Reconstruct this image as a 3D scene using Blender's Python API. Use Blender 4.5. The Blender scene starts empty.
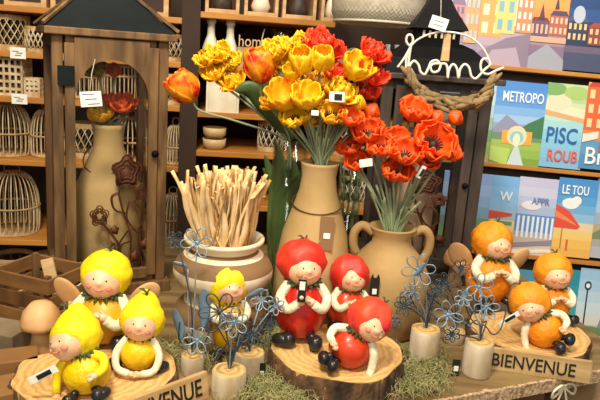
import bpy, bmesh, math, random
from mathutils import Vector as V, Matrix as MX, Euler, noise as NZ
random.seed(7)
R = math.radians; PI = math.pi; C = bpy.context.scene.collection; SC = bpy.context.scene

# ---------------------------------------------------------------- camera
CAMZ, PITCH, ROLL, F = 0.52, R(13), R(4), 640.0
cam_fwd = V((0, math.cos(PITCH), -math.sin(PITCH)))
u0 = V((0, math.sin(PITCH), math.cos(PITCH))); r0 = V((1, 0, 0))
cam_r = r0*math.cos(ROLL) + u0*math.sin(ROLL); cam_u = u0*math.cos(ROLL) - r0*math.sin(ROLL)
cam = bpy.data.objects.new('camera', bpy.data.cameras.new('camera')); C.objects.link(cam)
cam.data.sensor_width = 36; cam.data.lens = F/600*36; cam.data.clip_start = .02
m = MX.Identity(4)
for i in range(3):
    m[i][0] = cam_r[i]; m[i][1] = cam_u[i]; m[i][2] = -cam_fwd[i]
m[2][3] = CAMZ
cam.matrix_world = m; SC.camera = cam
CP = V((0, 0, CAMZ))

# ---------------------------------------------------------------- light and exposure
SC.view_settings.view_transform = 'Standard'; SC.view_settings.look = 'None'
SC.view_settings.exposure = 0.15; SC.view_settings.gamma = 1
w = bpy.data.worlds.new('shop_air'); SC.world = w; w.use_nodes = True
w.node_tree.nodes['Background'].inputs[0].default_value = (1, .93, .8, 1)
w.node_tree.nodes['Background'].inputs[1].default_value = .4
def area(name, loc, target, size, power, col=(1, .86, .68), sy=None):
    l = bpy.data.lights.new(name, 'AREA'); l.energy = power; l.color = col; l.size = size
    if sy: l.shape = 'RECTANGLE'; l.size_y = sy
    o = bpy.data.objects.new(name, l); C.objects.link(o); o.location = loc
    o.rotation_euler = (V(target)-V(loc)).to_track_quat('-Z', 'Y').to_euler(); return o
area('ceiling_light_over_table', (-.3, .1, 1.8), (0, 1.2, .1), .3, 38, (1, .9, .7))
area('front_fill_light', (.1, -1.2, 1.5), (0, 1.3, .15), .7, 17, (1, .92, .76))  # added soft fill from behind the camera, brightens the lantern interior
area('ceiling_light_over_rack', (.75, .9, 1.85), (.9, 1.8, .3), .5, 20, (1, .93, .85))
area('ceiling_light_over_shelves', (-.5, 1.1, 1.86), (-.5, 2.0, .3), .35, 7, (1, .8, .55))

# ---------------------------------------------------------------- helpers
def ray(px, py):
    return (cam_fwd*F + cam_r*(px-300) + cam_u*(200-py)).normalized()
def at(px, py, Y):
    d = ray(px, py); return CP + d*(Y/d.y)
def on(px, py, z=0.0):
    d = ray(px, py); return CP + d*((z-CAMZ)/d.z)
def onplane(px, py, p, n):
    d = ray(px, py); return CP + d*((p-CP).dot(n)/d.dot(n))
def proj(p):
    d = V(p)-CP; z = d.dot(cam_fwd); return 300+F*d.dot(cam_r)/z, 200-F*d.dot(cam_u)/z
def solve(fn, target, lo, hi):
    # bisection for a monotonic fn
    up = fn(hi) > fn(lo)
    for _ in range(50):
        m_ = (lo+hi)/2
        if (fn(m_) < target) == up: lo = m_
        else: hi = m_
    return lo
def lin(h):
    c = [int(h[i:i+2], 16)/255 for i in (0, 2, 4)]
    return tuple(x/12.92 if x <= .04045 else ((x+.055)/1.055)**2.4 for x in c) + (1,)
MATS = {}
def mat(name, c1, c2=None, scale=20, rough=.6, metal=0, bump=0, stretch=(1, 1, 1), tex='noise', bscale=None, coat=0, lo=.35, hi=.65, sss=0, dist=0, emit=0):
    if name in MATS: return MATS[name]
    m = bpy.data.materials.new(name); MATS[name] = m; m.use_nodes = True
    nt = m.node_tree; b = nt.nodes['Principled BSDF']; L = nt.links.new
    b.inputs['Roughness'].default_value = rough; b.inputs['Metallic'].default_value = metal
    b.inputs['Base Color'].default_value = lin(c1)
    if coat: b.inputs['Coat Weight'].default_value = coat
    if sss:
        b.inputs['Subsurface Weight'].default_value = sss; b.inputs['Subsurface Scale'].default_value = .006
    tc = nt.nodes.new('ShaderNodeTexCoord'); mp = nt.nodes.new('ShaderNodeMapping')
    L(tc.outputs['Object'], mp.inputs[0]); mp.inputs['Scale'].default_value = stretch
    if c2:
        if tex == 'noise':
            t = nt.nodes.new('ShaderNodeTexNoise'); t.inputs['Scale'].default_value = scale; t.inputs['Detail'].default_value = 5; out = t.outputs[0]
        elif tex == 'rings':
            t = nt.nodes.new('ShaderNodeTexWave'); t.wave_type = 'RINGS'; t.rings_direction = 'Z'
            t.inputs['Scale'].default_value = scale; t.inputs['Distortion'].default_value = dist or 3; t.inputs['Detail'].default_value = 3; t.inputs['Detail Scale'].default_value = 2; out = t.outputs['Fac']
        elif tex == 'bands':
            t = nt.nodes.new('ShaderNodeTexWave'); t.wave_type = 'BANDS'; t.bands_direction = 'Z'
            t.inputs['Scale'].default_value = scale; t.inputs['Distortion'].default_value = dist; out = t.outputs['Fac']
        else:
            t = nt.nodes.new('ShaderNodeTexVoronoi'); t.inputs['Scale'].default_value = scale; out = t.outputs['Distance']
        L(mp.outputs[0], t.inputs['Vector'])
        cr = nt.nodes.new('ShaderNodeValToRGB'); cr.color_ramp.elements[0].position = lo; cr.color_ramp.elements[1].position = hi
        cr.color_ramp.elements[0].color = lin(c1); cr.color_ramp.elements[1].color = lin(c2)
        L(out, cr.inputs[0]); L(cr.outputs[0], b.inputs['Base Color'])
    if bump:
        n2 = nt.nodes.new('ShaderNodeTexNoise'); n2.inputs['Scale'].default_value = bscale or scale*2; n2.inputs['Detail'].default_value = 4
        L(mp.outputs[0], n2.inputs['Vector'])
        bp = nt.nodes.new('ShaderNodeBump'); bp.inputs['Strength'].default_value = bump; bp.inputs['Distance'].default_value = .004
        L(n2.outputs[0], bp.inputs['Height']); L(bp.outputs[0], b.inputs['Normal'])
    return m
def glassmat(name, tint=(1, 1, 1, 1), ior=1.45):
    m = bpy.data.materials.new(name); MATS[name] = m; m.use_nodes = True; nt = m.node_tree
    for n in list(nt.nodes): nt.nodes.remove(n)
    o = nt.nodes.new('ShaderNodeOutputMaterial'); mx = nt.nodes.new('ShaderNodeMixShader'); lw = nt.nodes.new('ShaderNodeLayerWeight'); fr = nt.nodes.new('ShaderNodeMath'); f2 = nt.nodes.new('ShaderNodeMath')
    t = nt.nodes.new('ShaderNodeBsdfTransparent'); g = nt.nodes.new('ShaderNodeBsdfGlossy'); t.inputs[0].default_value = tint
    g.inputs['Roughness'].default_value = .03; lw.inputs[0].default_value = .5; fr.operation = 'POWER'; fr.inputs[1].default_value = 4; f2.operation = 'MULTIPLY_ADD'; f2.inputs[1].default_value = .55; f2.inputs[2].default_value = (ior-1)*.09
    nt.links.new(lw.outputs['Facing'], fr.inputs[0]); nt.links.new(fr.outputs[0], f2.inputs[0])
    nt.links.new(f2.outputs[0], mx.inputs[0]); nt.links.new(t.outputs[0], mx.inputs[1]); nt.links.new(g.outputs[0], mx.inputs[2]); nt.links.new(mx.outputs[0], o.inputs[0])
    return m
GLASS = glassmat('clear_glass', (.96, .98, .97, 1)); PANE = glassmat('lantern_glass', (.98, .98, .97, 1), 1.12)

class MB:
    def __init__(s): s.bm = bmesh.new(); s.mi = 0
    def _f(s, vs):
        try:
            f = s.bm.faces.new(vs); f.material_index = s.mi; return f
        except ValueError: return None
    def box(s, c, sz, rot=None, taper=1.0):
        M = MX.Translation(V(c)) @ (rot.to_4x4() if rot else MX.Identity(4))
        vs = []
        for z in (-.5, .5):
            k = taper if z > 0 else 1
            for x, y in ((-.5, -.5), (.5, -.5), (.5, .5), (-.5, .5)):
                vs.append(s.bm.verts.new(M @ V((x*sz[0]*k, y*sz[1]*k, z*sz[2]))))
        for q in ((0, 3, 2, 1), (4, 5, 6, 7), (0, 1, 5, 4), (1, 2, 6, 5), (2, 3, 7, 6), (3, 0, 4, 7)): s._f([vs[i] for i in q])
        return s
    def tube(s, pts, r, seg=6, closed=False, flat=1.0):
        pts = [V(p) for p in pts]; n = len(pts); rings = []; prev = None
        for i, p in enumerate(pts):
            a = pts[i-1] if (i > 0 or closed) else p; b = pts[(i+1) % n] if (i < n-1 or closed) else p
            t = (b-a); t = t.normalized() if t.length > 1e-9 else V((0, 0, 1))
            if prev is None:
                x = t.orthogonal().normalized()
            else:
                x = prev - t*prev.dot(t); x = x.normalized() if x.length > 1e-6 else t.orthogonal().normalized()
            prev = x; y = t.cross(x); rr = r[i] if isinstance(r, (list, tuple)) else r
            rings.append([s.bm.verts.new(p + x*math.cos(2*PI*k/seg)*rr + y*math.sin(2*PI*k/seg)*rr*flat) for k in range(seg)])
        for i in range(n if closed else n-1):
            A, B = rings[i], rings[(i+1) % n]
            for k in range(seg): s._f([A[k], A[(k+1) % seg], B[(k+1) % seg], B[k]])
        if not closed:
            s._f(rings[0][::-1]); s._f(rings[-1])
        return s
    def lathe(s, prof, seg=32, c=(0, 0, 0), sx=1, sy=1, wob=0, ph=0, mis=None, rot=None):
        c = V(c); rings = []
        for j, (r, z) in enumerate(prof):
            if r < 1e-6:
                p = V((0, 0, z)); p = rot @ p if rot else p
                rings.append([s.bm.verts.new(c+p)]); continue
            ring = []
            for k in range(seg):
                a = 2*PI*k/seg+ph; rr = r*(1+wob*NZ.noise(V((math.cos(a)*1.6+c.x*31, math.sin(a)*1.6+c.y*17, 3))))
                p = V((math.cos(a)*rr*sx, math.sin(a)*rr*sy, z)); p = rot @ p if rot else p
                ring.append(s.bm.verts.new(c+p))
            rings.append(ring)
        for i in range(len(rings)-1):
            A, B = rings[i], rings[i+1]
            if mis: s.mi = mis[i]
            for k in range(seg):
                k2 = (k+1) % seg
                if len(A) == 1 and len(B) == 1: continue
                if len(A) == 1: s._f([A[0], B[k2], B[k]])
                elif len(B) == 1: s._f([A[k], A[k2], B[0]])
                else: s._f([A[k], A[k2], B[k2], B[k]])
        return s
    def ell(s, c, r, rot=None, seg=20, rings=12, fn=None):
        if isinstance(r, (int, float)): r = (r, r, r)
        c = V(c); rows = []
        for i in range(rings+1):
            th = PI*i/rings
            row = []
            for k in range(1 if i in (0, rings) else seg):
                a = 2*PI*k/seg; d = V((math.sin(th)*math.cos(a), math.sin(th)*math.sin(a), -math.cos(th)))
                p = V((d.x*r[0], d.y*r[1], d.z*r[2]))
                if fn: p = fn(d, p)
                if rot: p = rot @ p
                row.append(s.bm.verts.new(c+p))
            rows.append(row)
        for i in range(rings):
            A, B = rows[i], rows[i+1]
            for k in range(seg):
                k2 = (k+1) % seg
                if len(A) == 1: s._f([A[0], B[k2], B[k]])
                elif len(B) == 1: s._f([A[k], A[k2], B[0]])
                else: s._f([A[k], A[k2], B[k2], B[k]])
        return s
    def prism(s, poly, d, M=None):
        # polygon in local xz, thickness d along +y
        M = M or MX.Identity(4)
        a = [s.bm.verts.new(M @ V((x, 0, z))) for x, z in poly]; b = [s.bm.verts.new(M @ V((x, d, z))) for x, z in poly]
        s._f(a); s._f(b[::-1]); n = len(poly)
        for i in range(n): s._f([a[(i+1) % n], a[i], b[i], b[(i+1) % n]])
        return s
    def build(s, name, mats, parent=None, smooth=True, loc=None, rot=None, bevel=0, solid=0, sub=0, label=None):
        bmesh.ops.recalc_face_normals(s.bm, faces=s.bm.faces) if not solid else None
        me = bpy.data.meshes.new(name); s.bm.to_mesh(me); s.bm.free()
        for mm in (mats if isinstance(mats, (list, tuple)) else [mats]): me.materials.append(mm)
        if smooth:
            for p in me.polygons: p.use_smooth = True
        o = bpy.data.objects.new(name, me); C.objects.link(o)
        if parent: o.parent = parent
        if loc is not None: o.location = loc
        if rot is not None: o.rotation_euler = rot
        if bevel:
            b = o.modifiers.new('bevel', 'BEVEL'); b.width = bevel; b.segments = 2; b.limit_method = 'ANGLE'
        if solid:
            b = o.modifiers.new('solid', 'SOLIDIFY'); b.thickness = solid; b.offset = 0
        if sub:
            b = o.modifiers.new('sub', 'SUBSURF'); b.levels = sub; b.render_levels = sub
        if label: o['label'] = label
        return o
def tag(o, label, cat, group=None, kind=None):
    o['label'] = label; o['category'] = cat
    if group: o['group'] = group
    if kind: o['kind'] = kind
    return o
def thing(name, label, cat, loc=(0, 0, 0), rz=0, group=None, rot=None):
    o = bpy.data.objects.new(name, None); C.objects.link(o); o.location = loc
    o.rotation_euler = rot or (0, 0, rz); o.empty_display_size = .02
    return tag(o, label, cat, group)
def struct(o): o['kind'] = 'structure'; return o
def copytree(o, parent=None):
    c = o.copy(); C.objects.link(c); c.parent = parent
    for ch in o.children: copytree(ch, c)
    return c
def smoothpath(P, n=6):
    P = [V(p) for p in P]; out = []
    for i in range(len(P)-1):
        p0 = P[max(i-1, 0)]; p1 = P[i]; p2 = P[i+1]; p3 = P[min(i+2, len(P)-1)]
        for k in range(n):
            t = k/n
            out.append(.5*((2*p1)+(p2-p0)*t+(2*p0-5*p1+4*p2-p3)*t*t+(3*p1-p0-3*p2+p3)*t**3))
    out.append(P[-1]); return out
def lettering(name, body, size, mtl, parent, loc, rot=(PI/2, 0, 0), depth=.0004, bold=0, sx=1, label=None, shear=0):
    cu = bpy.data.curves.new(name, 'FONT'); cu.body = body; cu.size = size; cu.extrude = depth; cu.offset = bold; cu.shear = shear
    cu.resolution_u = 3
    t = bpy.data.objects.new(name, cu); C.objects.link(t)
    bpy.context.view_layer.update()
    me = bpy.data.meshes.new_from_object(t.evaluated_get(bpy.context.evaluated_depsgraph_get()))
    bpy.data.objects.remove(t); me.materials.clear(); me.materials.append(mtl)
    o = bpy.data.objects.new(name, me); C.objects.link(o); o.parent = parent; o.location = loc; o.rotation_euler = rot; o.scale = (sx, 1, 1)
    if label: o['label'] = label
    return o

# materials
M_table = mat('table_wood', '66502f', '8c744a', 6, .6, stretch=(1, 6, 1), bump=.3)
M_edge = mat('chipped_edge', '8d6a48', 'dcc09a', 160, .8, bump=.8)
M_lwood = mat('lantern_wood', '86643c', '4f371e', 14, .65, stretch=(3, 3, .5), bump=.4)
M_lwood2 = mat('lantern_wood_brown', '6f4a22', '4a2e14', 12, .65, stretch=(3, 3, .5), bump=.3)
M_dwood = mat('dark_grey_wood', '4e4038', '2f2722', 14, .6, stretch=(3, 3, .5), bump=.4)
M_black = mat('black_metal', '060607', '0c0c0e', 8, .6, 0)
M_roof = mat('slate_black_metal', '12171a', '1b2124', 8, .7, 0)
for q_ in (M_black, M_roof): q_.node_tree.nodes['Principled BSDF'].inputs['Specular IOR Level'].default_value = .12
M_rust = mat('rusty_metal', '6a3a20', '4a2412', 30, .6, .3)
M_shelf = mat('shelf_wood', 'c98a3a', 'ae7129', 8, .55, stretch=(.6, 3, 3))
M_shelfd = mat('shelf_wood_dark', '6b4322', '4e2f16', 8, .6)
M_upr = mat('dark_upright', '2c1a0e', '3a2413', 8, .7)
M_rattan = mat('rattan', 'c9a877', '9e7b4c', 30, .6)
M_rattan2 = mat('pale_rattan', 'decdab', 'b89a6c', 30, .6)
M_cream = mat('cream_ceramic', 'efe6d2', 'dccdb0', 18, .5)
M_white = mat('white_paper', 'f4f4ee', None, rough=.6)
M_ink = mat('black_ink', '15140f', None, rough=.6)
M_beige = mat('beige_clay', 'c8aa76', 'b2935e', 9, .75, bump=.25, bscale=60)
M_jug = mat('jug_clay', 'b2925e', '9a7a4c', 7, .75, bump=.3, bscale=60)
M_taupe = mat('taupe_band', '8d6c47', '7d5c3a', 10, .75)
M_skin = mat('face_paint', 'eec3a0', 'e8b48e', 30, .45, sss=.15)
M_cheek = mat('cheek_paint', 'e48a6c', None, rough=.5)
M_boot = mat('black_boot', '17181c', '24262c', 30, .3)
M_knit = mat('knitted_white', 'f1ead2', 'd8cda8', 90, .8, bump=.5, bscale=200)
M_green = mat('leaf_collar', '4c5a26', '2c3a1c', 60, .7)
M_wing = mat('wing_wood', 'd8ab78', 'b9864f', 15, .6)
M_lemon = mat('lemon_yellow', 'f2cc06', 'dcae04', 30, .45, bump=.8, bscale=110)
M_lemonhat = mat('lemon_hat', 'f8e012', 'ecca0a', 30, .6, bump=.5, bscale=60)
M_lemondeep = mat('deep_yellow', 'd6a505', 'c08c04', 14, .4)
M_red = mat('apple_red', 'c9200f', '9a1409', 14, .28, coat=.3)
M_redor = mat('red_orange', 'd8401c', 'b82b12', 18, .35, coat=.2)
M_redhat = mat('red_hat', 'ec3a22', 'd4201c', 24, .5, bump=.3, bscale=60)
M_pinkhat = mat('orange_pink_hat', 'f4531f', 'de2437', 14, .5, bump=.3, bscale=60)
M_orange = mat('orange_fruit', 'f09208', 'e07c04', 30, .5, bump=.7, bscale=110)
M_orhat = mat('orange_hat', 'f29b16', 'df7f0c', 30, .6, bump=.7, bscale=90)
M_bark = mat('bark', '7a5a3c', '33231a', 30, .9, bump=1, bscale=70, stretch=(1, 1, .35))
M_disc = mat('sawn_wood', 'd8b172', 'c4985a', 26, .6, tex='rings', dist=6, lo=.2, hi=.9)
M_disc2 = mat('pale_log_top', 'd2b273', 'b8935a', 30, .65, tex='rings', dist=3, lo=.2, hi=.9)
M_birch = mat('birch_bark', 'e6dbc6', 'b09a78', 22, .75, bump=.5, stretch=(1, 1, .4))
M_wire = mat('blue_grey_wire', '97a9b8', '76899b', 20, .4, .5)
M_wired = mat('dark_blue_wire', '44525f', '323e48', 20, .4, .5)
M_leafb = mat('blue_metal_leaf', '7c9ab4', '5f7c94', 20, .45, .3)
M_stem = mat('pale_green_stem', 'a3b08c', '7c8b68', 20, .55)
M_leaf = mat('dark_leaf', '5f7a40', '43592c', 8, .5)
M_drift = mat('driftwood', 'a1855c', '6f5838', 30, .8, bump=.4)
M_straw = mat('dry_stalk', 'f6deb0', 'dcb478', 25, .6)
M_straw2 = mat('dry_stalk_brown', 'd0a468', '9c7340', 25, .6)
M_moss = mat('wood_wool', 'b3ab74', '8a8b58', 30, .8)
M_whitewire = mat('white_wire', 'ebe6dc', None, rough=.4)
M_seed = mat('dark_seed', '241414', None, rough=.6)
M_crate = mat('crate_wood', '8a6234', '6d4a26', 14, .7, stretch=(1, 1, 4))
M_pale = mat('pale_wood', 'd9b98c', 'bf9766', 14, .6, stretch=(1, 1, 4))
Y_ = [mat('yellow_petal', 'fbd012', 'f0aa0a', 2.2, .5, sss=.2), mat('golden_petal', 'f9c010', 'ea9c0a', 2.2, .5, sss=.2)]
OR_ = mat('orange_red_petal', 'f4461a', 'dc2c10', 2.2, .5, sss=.2)
PO_ = mat('poppy_petal', 'fb660e', 'e84208', 2, .5, sss=.2)
TU_ = mat('flame_tulip_petal', 'f79a18', 'd4200c', 1.6, .45, sss=.2, lo=.44, hi=.6)

# ---------------------------------------------------------------- room shell
def slab(name, c, sz, mtl):
    return struct(MB().box(c, sz).build(name, mtl, smooth=False))
slab('floor', (.2, 1.4, -.83), (4.6, 4.4, .06), mat('floor_tile', '3a2c20', '241a12', 4, .5))
slab('ceiling', (.2, 1.4, 1.96), (4.6, 4.4, .06), mat('ceiling_paint', 'cfc4b2', 'c2b6a2', 4, .8))
slab('wall_back', (.2, 2.62, .56), (4.6, .06, 2.78), mat('wall_paint_dark', '2a1d14', '1c130d', 4, .8))
slab('wall_left', (-2.13, 1.4, .56), (.06, 4.4, 2.78), mat('wall_paint_brown', '4a3524', '3a2819', 4, .8))
slab('wall_right', (2.53, 1.4, .56), (.06, 4.4, 2.78), mat('wall_paint_warm', 'b5a68c', 'a89878', 4, .8))

# ---------------------------------------------------------------- display table
e1 = on(380, 409.5); e2 = on(640, 360.5)
ed = (e2-e1).normalized()
t = thing('display_table', 'wooden display table with a rough speckled front edge carrying the whole arrangement', 'table', (0, 1.2, -.8))
off = V((0, 1.2, -.8))
q1, q2, q3, q4 = on(612, 347), on(512, 268), on(-60, 322), on(30, 290)
poly = [(-.95, .62), (e1.x-.25, .62), (e1.x, e1.y), (on(606, 368).x, on(606, 368).y), (q1.x, q1.y), (q2.x, q2.y), (q2.x+.04, 1.68), (q4.x-.03, 1.68), (q4.x, q4.y), (q3.x, q3.y)]
mb = MB(); a = [mb.bm.verts.new(V((x, y, 0))-off) for x, y in poly]; b = [mb.bm.verts.new(V((x, y, -.022))-off) for x, y in poly]
mb._f(a); mb._f(b[::-1])
for i in range(len(poly)): mb._f([a[i], a[(i+1) % len(a)], b[(i+1) % len(a)], b[i]])
mb.build('table_top', M_table, t, smooth=False)
mb = MB(); n = 60
for i in range(n):
    p = e1.lerp(on(606, 368), (i+.5)/n)-off; q = NZ.noise(V((i*.5, 1, 1)))
    mb.box(p+V((0, -.002+q*.003, -.0115)), (.0125, .009+.004*q, .022+.003*q), Euler((0, 0, math.atan2(ed.y, ed.x)+q*.15)).to_matrix())
mb.build('rough_edge', M_edge, t, smooth=False, label='rough speckled sawn edge')
for x, y in ((-.6, .7), (-.58, 1.55), (.5, 1.6), (.42, 1.05), (.1, .72)):
    MB().box((x-off.x, y-off.y, .389), (.06, .06, .778)).build('leg', M_shelfd, t, smooth=False)
# linen bow under the edge and box under the table
bw = onplane(564, 386, V((e1.x, e1.y-.012, 0)), V((-ed.y, ed.x, 0)))
t = thing('twine_bow', 'pale twine bow tied under the front edge of the table at the right', 'bow', bw, math.atan2(ed.y, ed.x))
MB().tube(smoothpath([(0, 0, 0), (-.012, -.004, .004), (-.026, -.004, -.004), (-.024, 0, -.02), (-.01, 0, -.012), (0, 0, 0), (.012, -.004, .004), (.024, -.004, -.006), (.026, 0, -.02), (.01, 0, -.01), (0, 0, 0)]), .0022).build('loops', M_cream, t)
MB().tube(smoothpath([(0, 0, 0), (-.01, 0, -.03), (-.025, -.002, -.06)]), .0022).build('tail', M_cream, t); MB().tube(smoothpath([(0, 0, 0), (.012, 0, -.03), (.02, -.002, -.06)]), .0022).build('tail', M_cream, t)
t = thing('storage_box', 'plain beige box standing in the dark under the right end of the table', 'box', (.60, 1.19, -.8), R(8))
MB().box((0, 0, .35), (.18, .18, .70)).build('carton', mat('carton', 'c9ab83', 'b5946a', 9, .8), t, smooth=False)
MB().box((0, 0, .712), (.19, .19, .02)).build('lid', mat('carton', ''), t, smooth=False, bevel=.003)

# ---------------------------------------------------------------- back shelving
SY = R(-8)   # left end comes nearer
SP = V((-.3, 2.0, 0)); SN = V((math.sin(-SY)*-1, math.cos(SY), 0))
sx_ = V((math.cos(SY), -math.sin(SY)*-1, 0)); sx_ = V((math.cos(R(8)), math.sin(R(8)), 0)); SN = V((-math.sin(R(8)), math.cos(R(8)), 0))
def sh(px, py, back=0.0): return onplane(px, py, SP+SN*back, SN)
def shl(p): # world -> shelf local (x along, y depth)
    d = p-SP; return d.dot(sx_), d.dot(SN), p.z
SRZ = R(8)
leftz = [sh(20, y).z for y in (5.5, 51.5, 97, 160, 240, 300)]
midz = [sh(230, y).z for y in (13.5, 66, 113, 152, 205, 260)]
t = thing('shelving_unit', 'honey coloured wooden shelving of two bays filled with lanterns and crates behind the table', 'shelving', (SP.x, SP.y, -.8), SRZ)
xl = shl(sh(-70, 100))[0]; xm1 = shl(sh(181, 60))[0]; xm2 = shl(sh(199, 60))[0]; xr = shl(sh(336, 20))[0]; xr2 = shl(sh(470, 60))[0]
for z in leftz: MB().box(((xl+xm1)/2, .17, z+.8-.009), (xm1-xl, .34, .018)).build('shelf', M_shelf, t, smooth=False, bevel=.002)
for i, z in enumerate(midz): 
    x2 = xr if i == 0 else xr2
    MB().box(((xm2+x2)/2, .17, z+.8-.009), (x2-xm2, .34, .018)).build('shelf', M_shelf, t, smooth=False, bevel=.002)
MB().box(((xm1+xm2)/2, .17, 1.3), (xm2-xm1, .34, 2.6)).build('upright', M_upr, t, smooth=False)
MB().box((xl-.01, .17, 1.3), (.02, .34, 2.6)).build('upright', M_upr, t, smooth=False)
MB().box((xr2+.01, .17, 1.3), (.02, .34, 2.6)).build('upright', M_upr, t, smooth=False)
MB().box(((xl+xr2)/2, .35, 1.3), (xr2-xl, .015, 2.6)).build('back_panel', M_upr, t, smooth=False)

def mpp(p): return (p-CP).dot(cam_fwd)/F     # metres per pixel at p
def shelf_at(px, z, back):
    # point on the shelf surface z at pixel column px
    lo, hi = -200, 700
    for _ in range(40):
        mid = (lo+hi)/2
        if sh(px, mid, back).z > z: lo = mid
        else: hi = mid
    return sh(px, lo, back)
def slat_lantern(px, z, back, wpx, hpx, label, m_=None, dome=True, n=22, group=None):
    p = shelf_at(px, z, back); k = mpp(p); r = wpx*k/2; h = hpx*k
    p.z = z
    t = thing('rattan_lantern', label, 'lantern', p, SRZ, group); m_ = m_ or M_rattan2
    f = MB(); prof = [(.93, 0), (1, .12), (1, .45), (.93, .7), (.72, .9), (.4, 1)] if dome else [(.95, 0), (1, .3), (1, .7), (.95, 1)]
    for i in range(n):
        a = 2*PI*i/n
        f.tube(smoothpath([(math.cos(a)*r*q*.97, math.sin(a)*r*q*.97, zz*h) for q, zz in prof], 3), .0021, 5)
    f.build('slats', m_, t)
    g = MB()
    for q, zz in ((prof[0]), prof[2], (prof[-1])):
        MB().tube([(math.cos(2*PI*j/24)*r*q, math.sin(2*PI*j/24)*r*q, min(max(zz*h, .003), h-.002)) for j in range(24)], .0034, 5, closed=True).build('hoop', M_rattan, t)
    MB().lathe([(0, .001), (r*.9, .001), (r*.9, .008), (0, .008)], 20).build('base', M_rattan, t)
    if dome: MB().tube([(math.cos(2*PI*j/14)*r*.3, 0, h+.012+math.sin(2*PI*j/14)*.014) for j in range(14)], .002, 5, closed=True).build('handle', M_rattan, t)
    return t
def lattice_basket(px, z, back, wpx, hpx, label, m_=None, n=14, group=None, name='lattice_basket'):
    p = shelf_at(px, z, back); k = mpp(p); r = wpx*k/2; h = hpx*k; p.z = z
    t = thing(name, label, 'basket', p, SRZ, group); m_ = m_ or M_rattan2; f = MB()
    for s_ in (1, -1):
        for i in range(n):
            a = 2*PI*i/n
            f.tube([(math.cos(a+s_*q*.8)*r, math.sin(a+s_*q*.8)*r, h*.12+q*h*.76) for q in (0, .33, .66, 1)], .0018, 4)
    f.build('lattice', m_, t)
    g = MB()
    for z0, z1 in ((0, .16), (.86, 1)):
        MB().lathe([(r*1.03, z0*h), (r*1.03, z1*h), (r*.97, z1*h), (r*.97, z0*h), (r*1.03, z0*h)], 28).build('rim', M_rattan, t)
    MB().lathe([(0, .001), (r*.95, .001), (r*.95, .004), (0, .004)], 20).build('base', M_rattan, t)
    return t
def holed_box(px, z, back, wpx, hpx, label, nx, nz, group=None):
    # box lattice with rows of holes
    p = shelf_at(px, z, back); k = mpp(p); W = wpx*k; h = hpx*k; p.z = z
    t = thing('openwork_box', label, 'box', p, SRZ, group); f = MB()
    for s_, ax in ((-W/2, 0), (W/2, 0), (-W/2, 1), (W/2, 1)):
        for i in range(nx+1):
            c = -W/2+W*i/nx
            f.box((s_, c, h/2) if ax == 0 else (c, s_, h/2), (.005, .006, h) if ax == 0 else (.006, .005, h))
        for j in range(nz+1):
            f.box((s_, 0, max(.004, h*j/nz-.002)) if ax == 0 else (0, s_, max(.004, h*j/nz-.002)), (.006, W, .008) if ax == 0 else (W, .006, .008))
    f.build('openwork_walls', M_rattan2, t, smooth=False)
    MB().box((0, 0, .003), (W, W, .006)).build('bottom', M_rattan, t, smooth=False)
    return t
def price_card(px, py, w_, h_, label, marks=True, back=-.004, fn=None):
    p = (fn or sh)(px, py, back); k = mpp(p)
    t = thing('price_card', label, 'price tag', p, SRZ)
    MB().box((0, 0, 0), (w_*k, .0015, h_*k)).build('card', M_white, t, smooth=False)
    if marks:
        for q, z in ((-.15, .15), (.1, .0), (0, -.2)):
            MB().box((q*w_*k, -.0012, z*h_*k), (w_*k*.4, .0006, h_*k*.09)).build('writing', mat('pencil', '8a8a86', None), t, smooth=False)
    return t
# left bay
Z = leftz
lattice_basket(10, Z[1], .09, 38, 34, 'wide pale lattice basket at the left end of the upper shelf', n=18)
lattice_basket(36, Z[1], .03, 20, 25, 'narrow lattice basket between the wide basket and the big wooden lantern')
holed_box(10, Z[2], .08, 33, 36, 'large cream openwork box above the second price card', 6, 5)
holed_box(34, Z[2], .04, 13, 18, 'small cream openwork box on the shelf beside the lantern roof post', 3, 4)
slat_lantern(8, Z[3], .1, 46, 50, 'round slatted rattan lantern on the third shelf at far left', n=26)
slat_lantern(48, Z[3], .1, 32, 46, 'slatted rattan lantern half hidden by the wooden lantern posts')
slat_lantern(14, Z[4], .1, 50, 60, 'large domed rattan lantern in the shade of the fourth shelf', n=28)
slat_lantern(92, Z[1], .1, 30, 30, 'pale slatted pot seen high through the arched lantern glass', dome=False)
lattice_basket(128, Z[1], .1, 34, 30, 'lattice basket seen behind the top of the wooden lantern')
slat_lantern(85, Z[2], .1, 30, 30, 'short slatted lantern seen at left through the arched glass', dome=False)
slat_lantern(120, Z[2], .1, 36, 34, 'pale slatted lantern behind the flowers in the wooden lantern', dome=False, n=26)
slat_lantern(130, Z[3], .1, 36, 42, 'rattan lantern behind the glass at right of the tall beige bottle', n=24)
lattice_basket(88, Z[3], .12, 32, 34, 'lattice basket behind the shoulder of the bottle in the lantern')
slat_lantern(132, Z[4], .1, 40, 48, 'dim rattan lantern behind the rusty rose cut-out', n=24)
lattice_basket(171, Z[1], .06, 24, 26, 'lattice basket right of the wooden lantern roof')
lattice_basket(172, Z[2], .06, 24, 30, 'cream lattice basket behind the flame tulip')
slat_lantern(175, Z[3], .06, 22, 38, 'slim cream rattan lantern right of the wooden lantern post')
slat_lantern(172, Z[4], .08, 26, 44, 'rattan lantern in the shade behind the dried stalks')
for x_, lab in ((15, 'dark wicker hamper at far left of the lowest shelf'), (52, 'dark wicker hamper behind the wooden crate')):
    lattice_basket(x_, Z[5], .1, 38, 36, lab, m_=M_shelfd, name='wicker_hamper')
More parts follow.
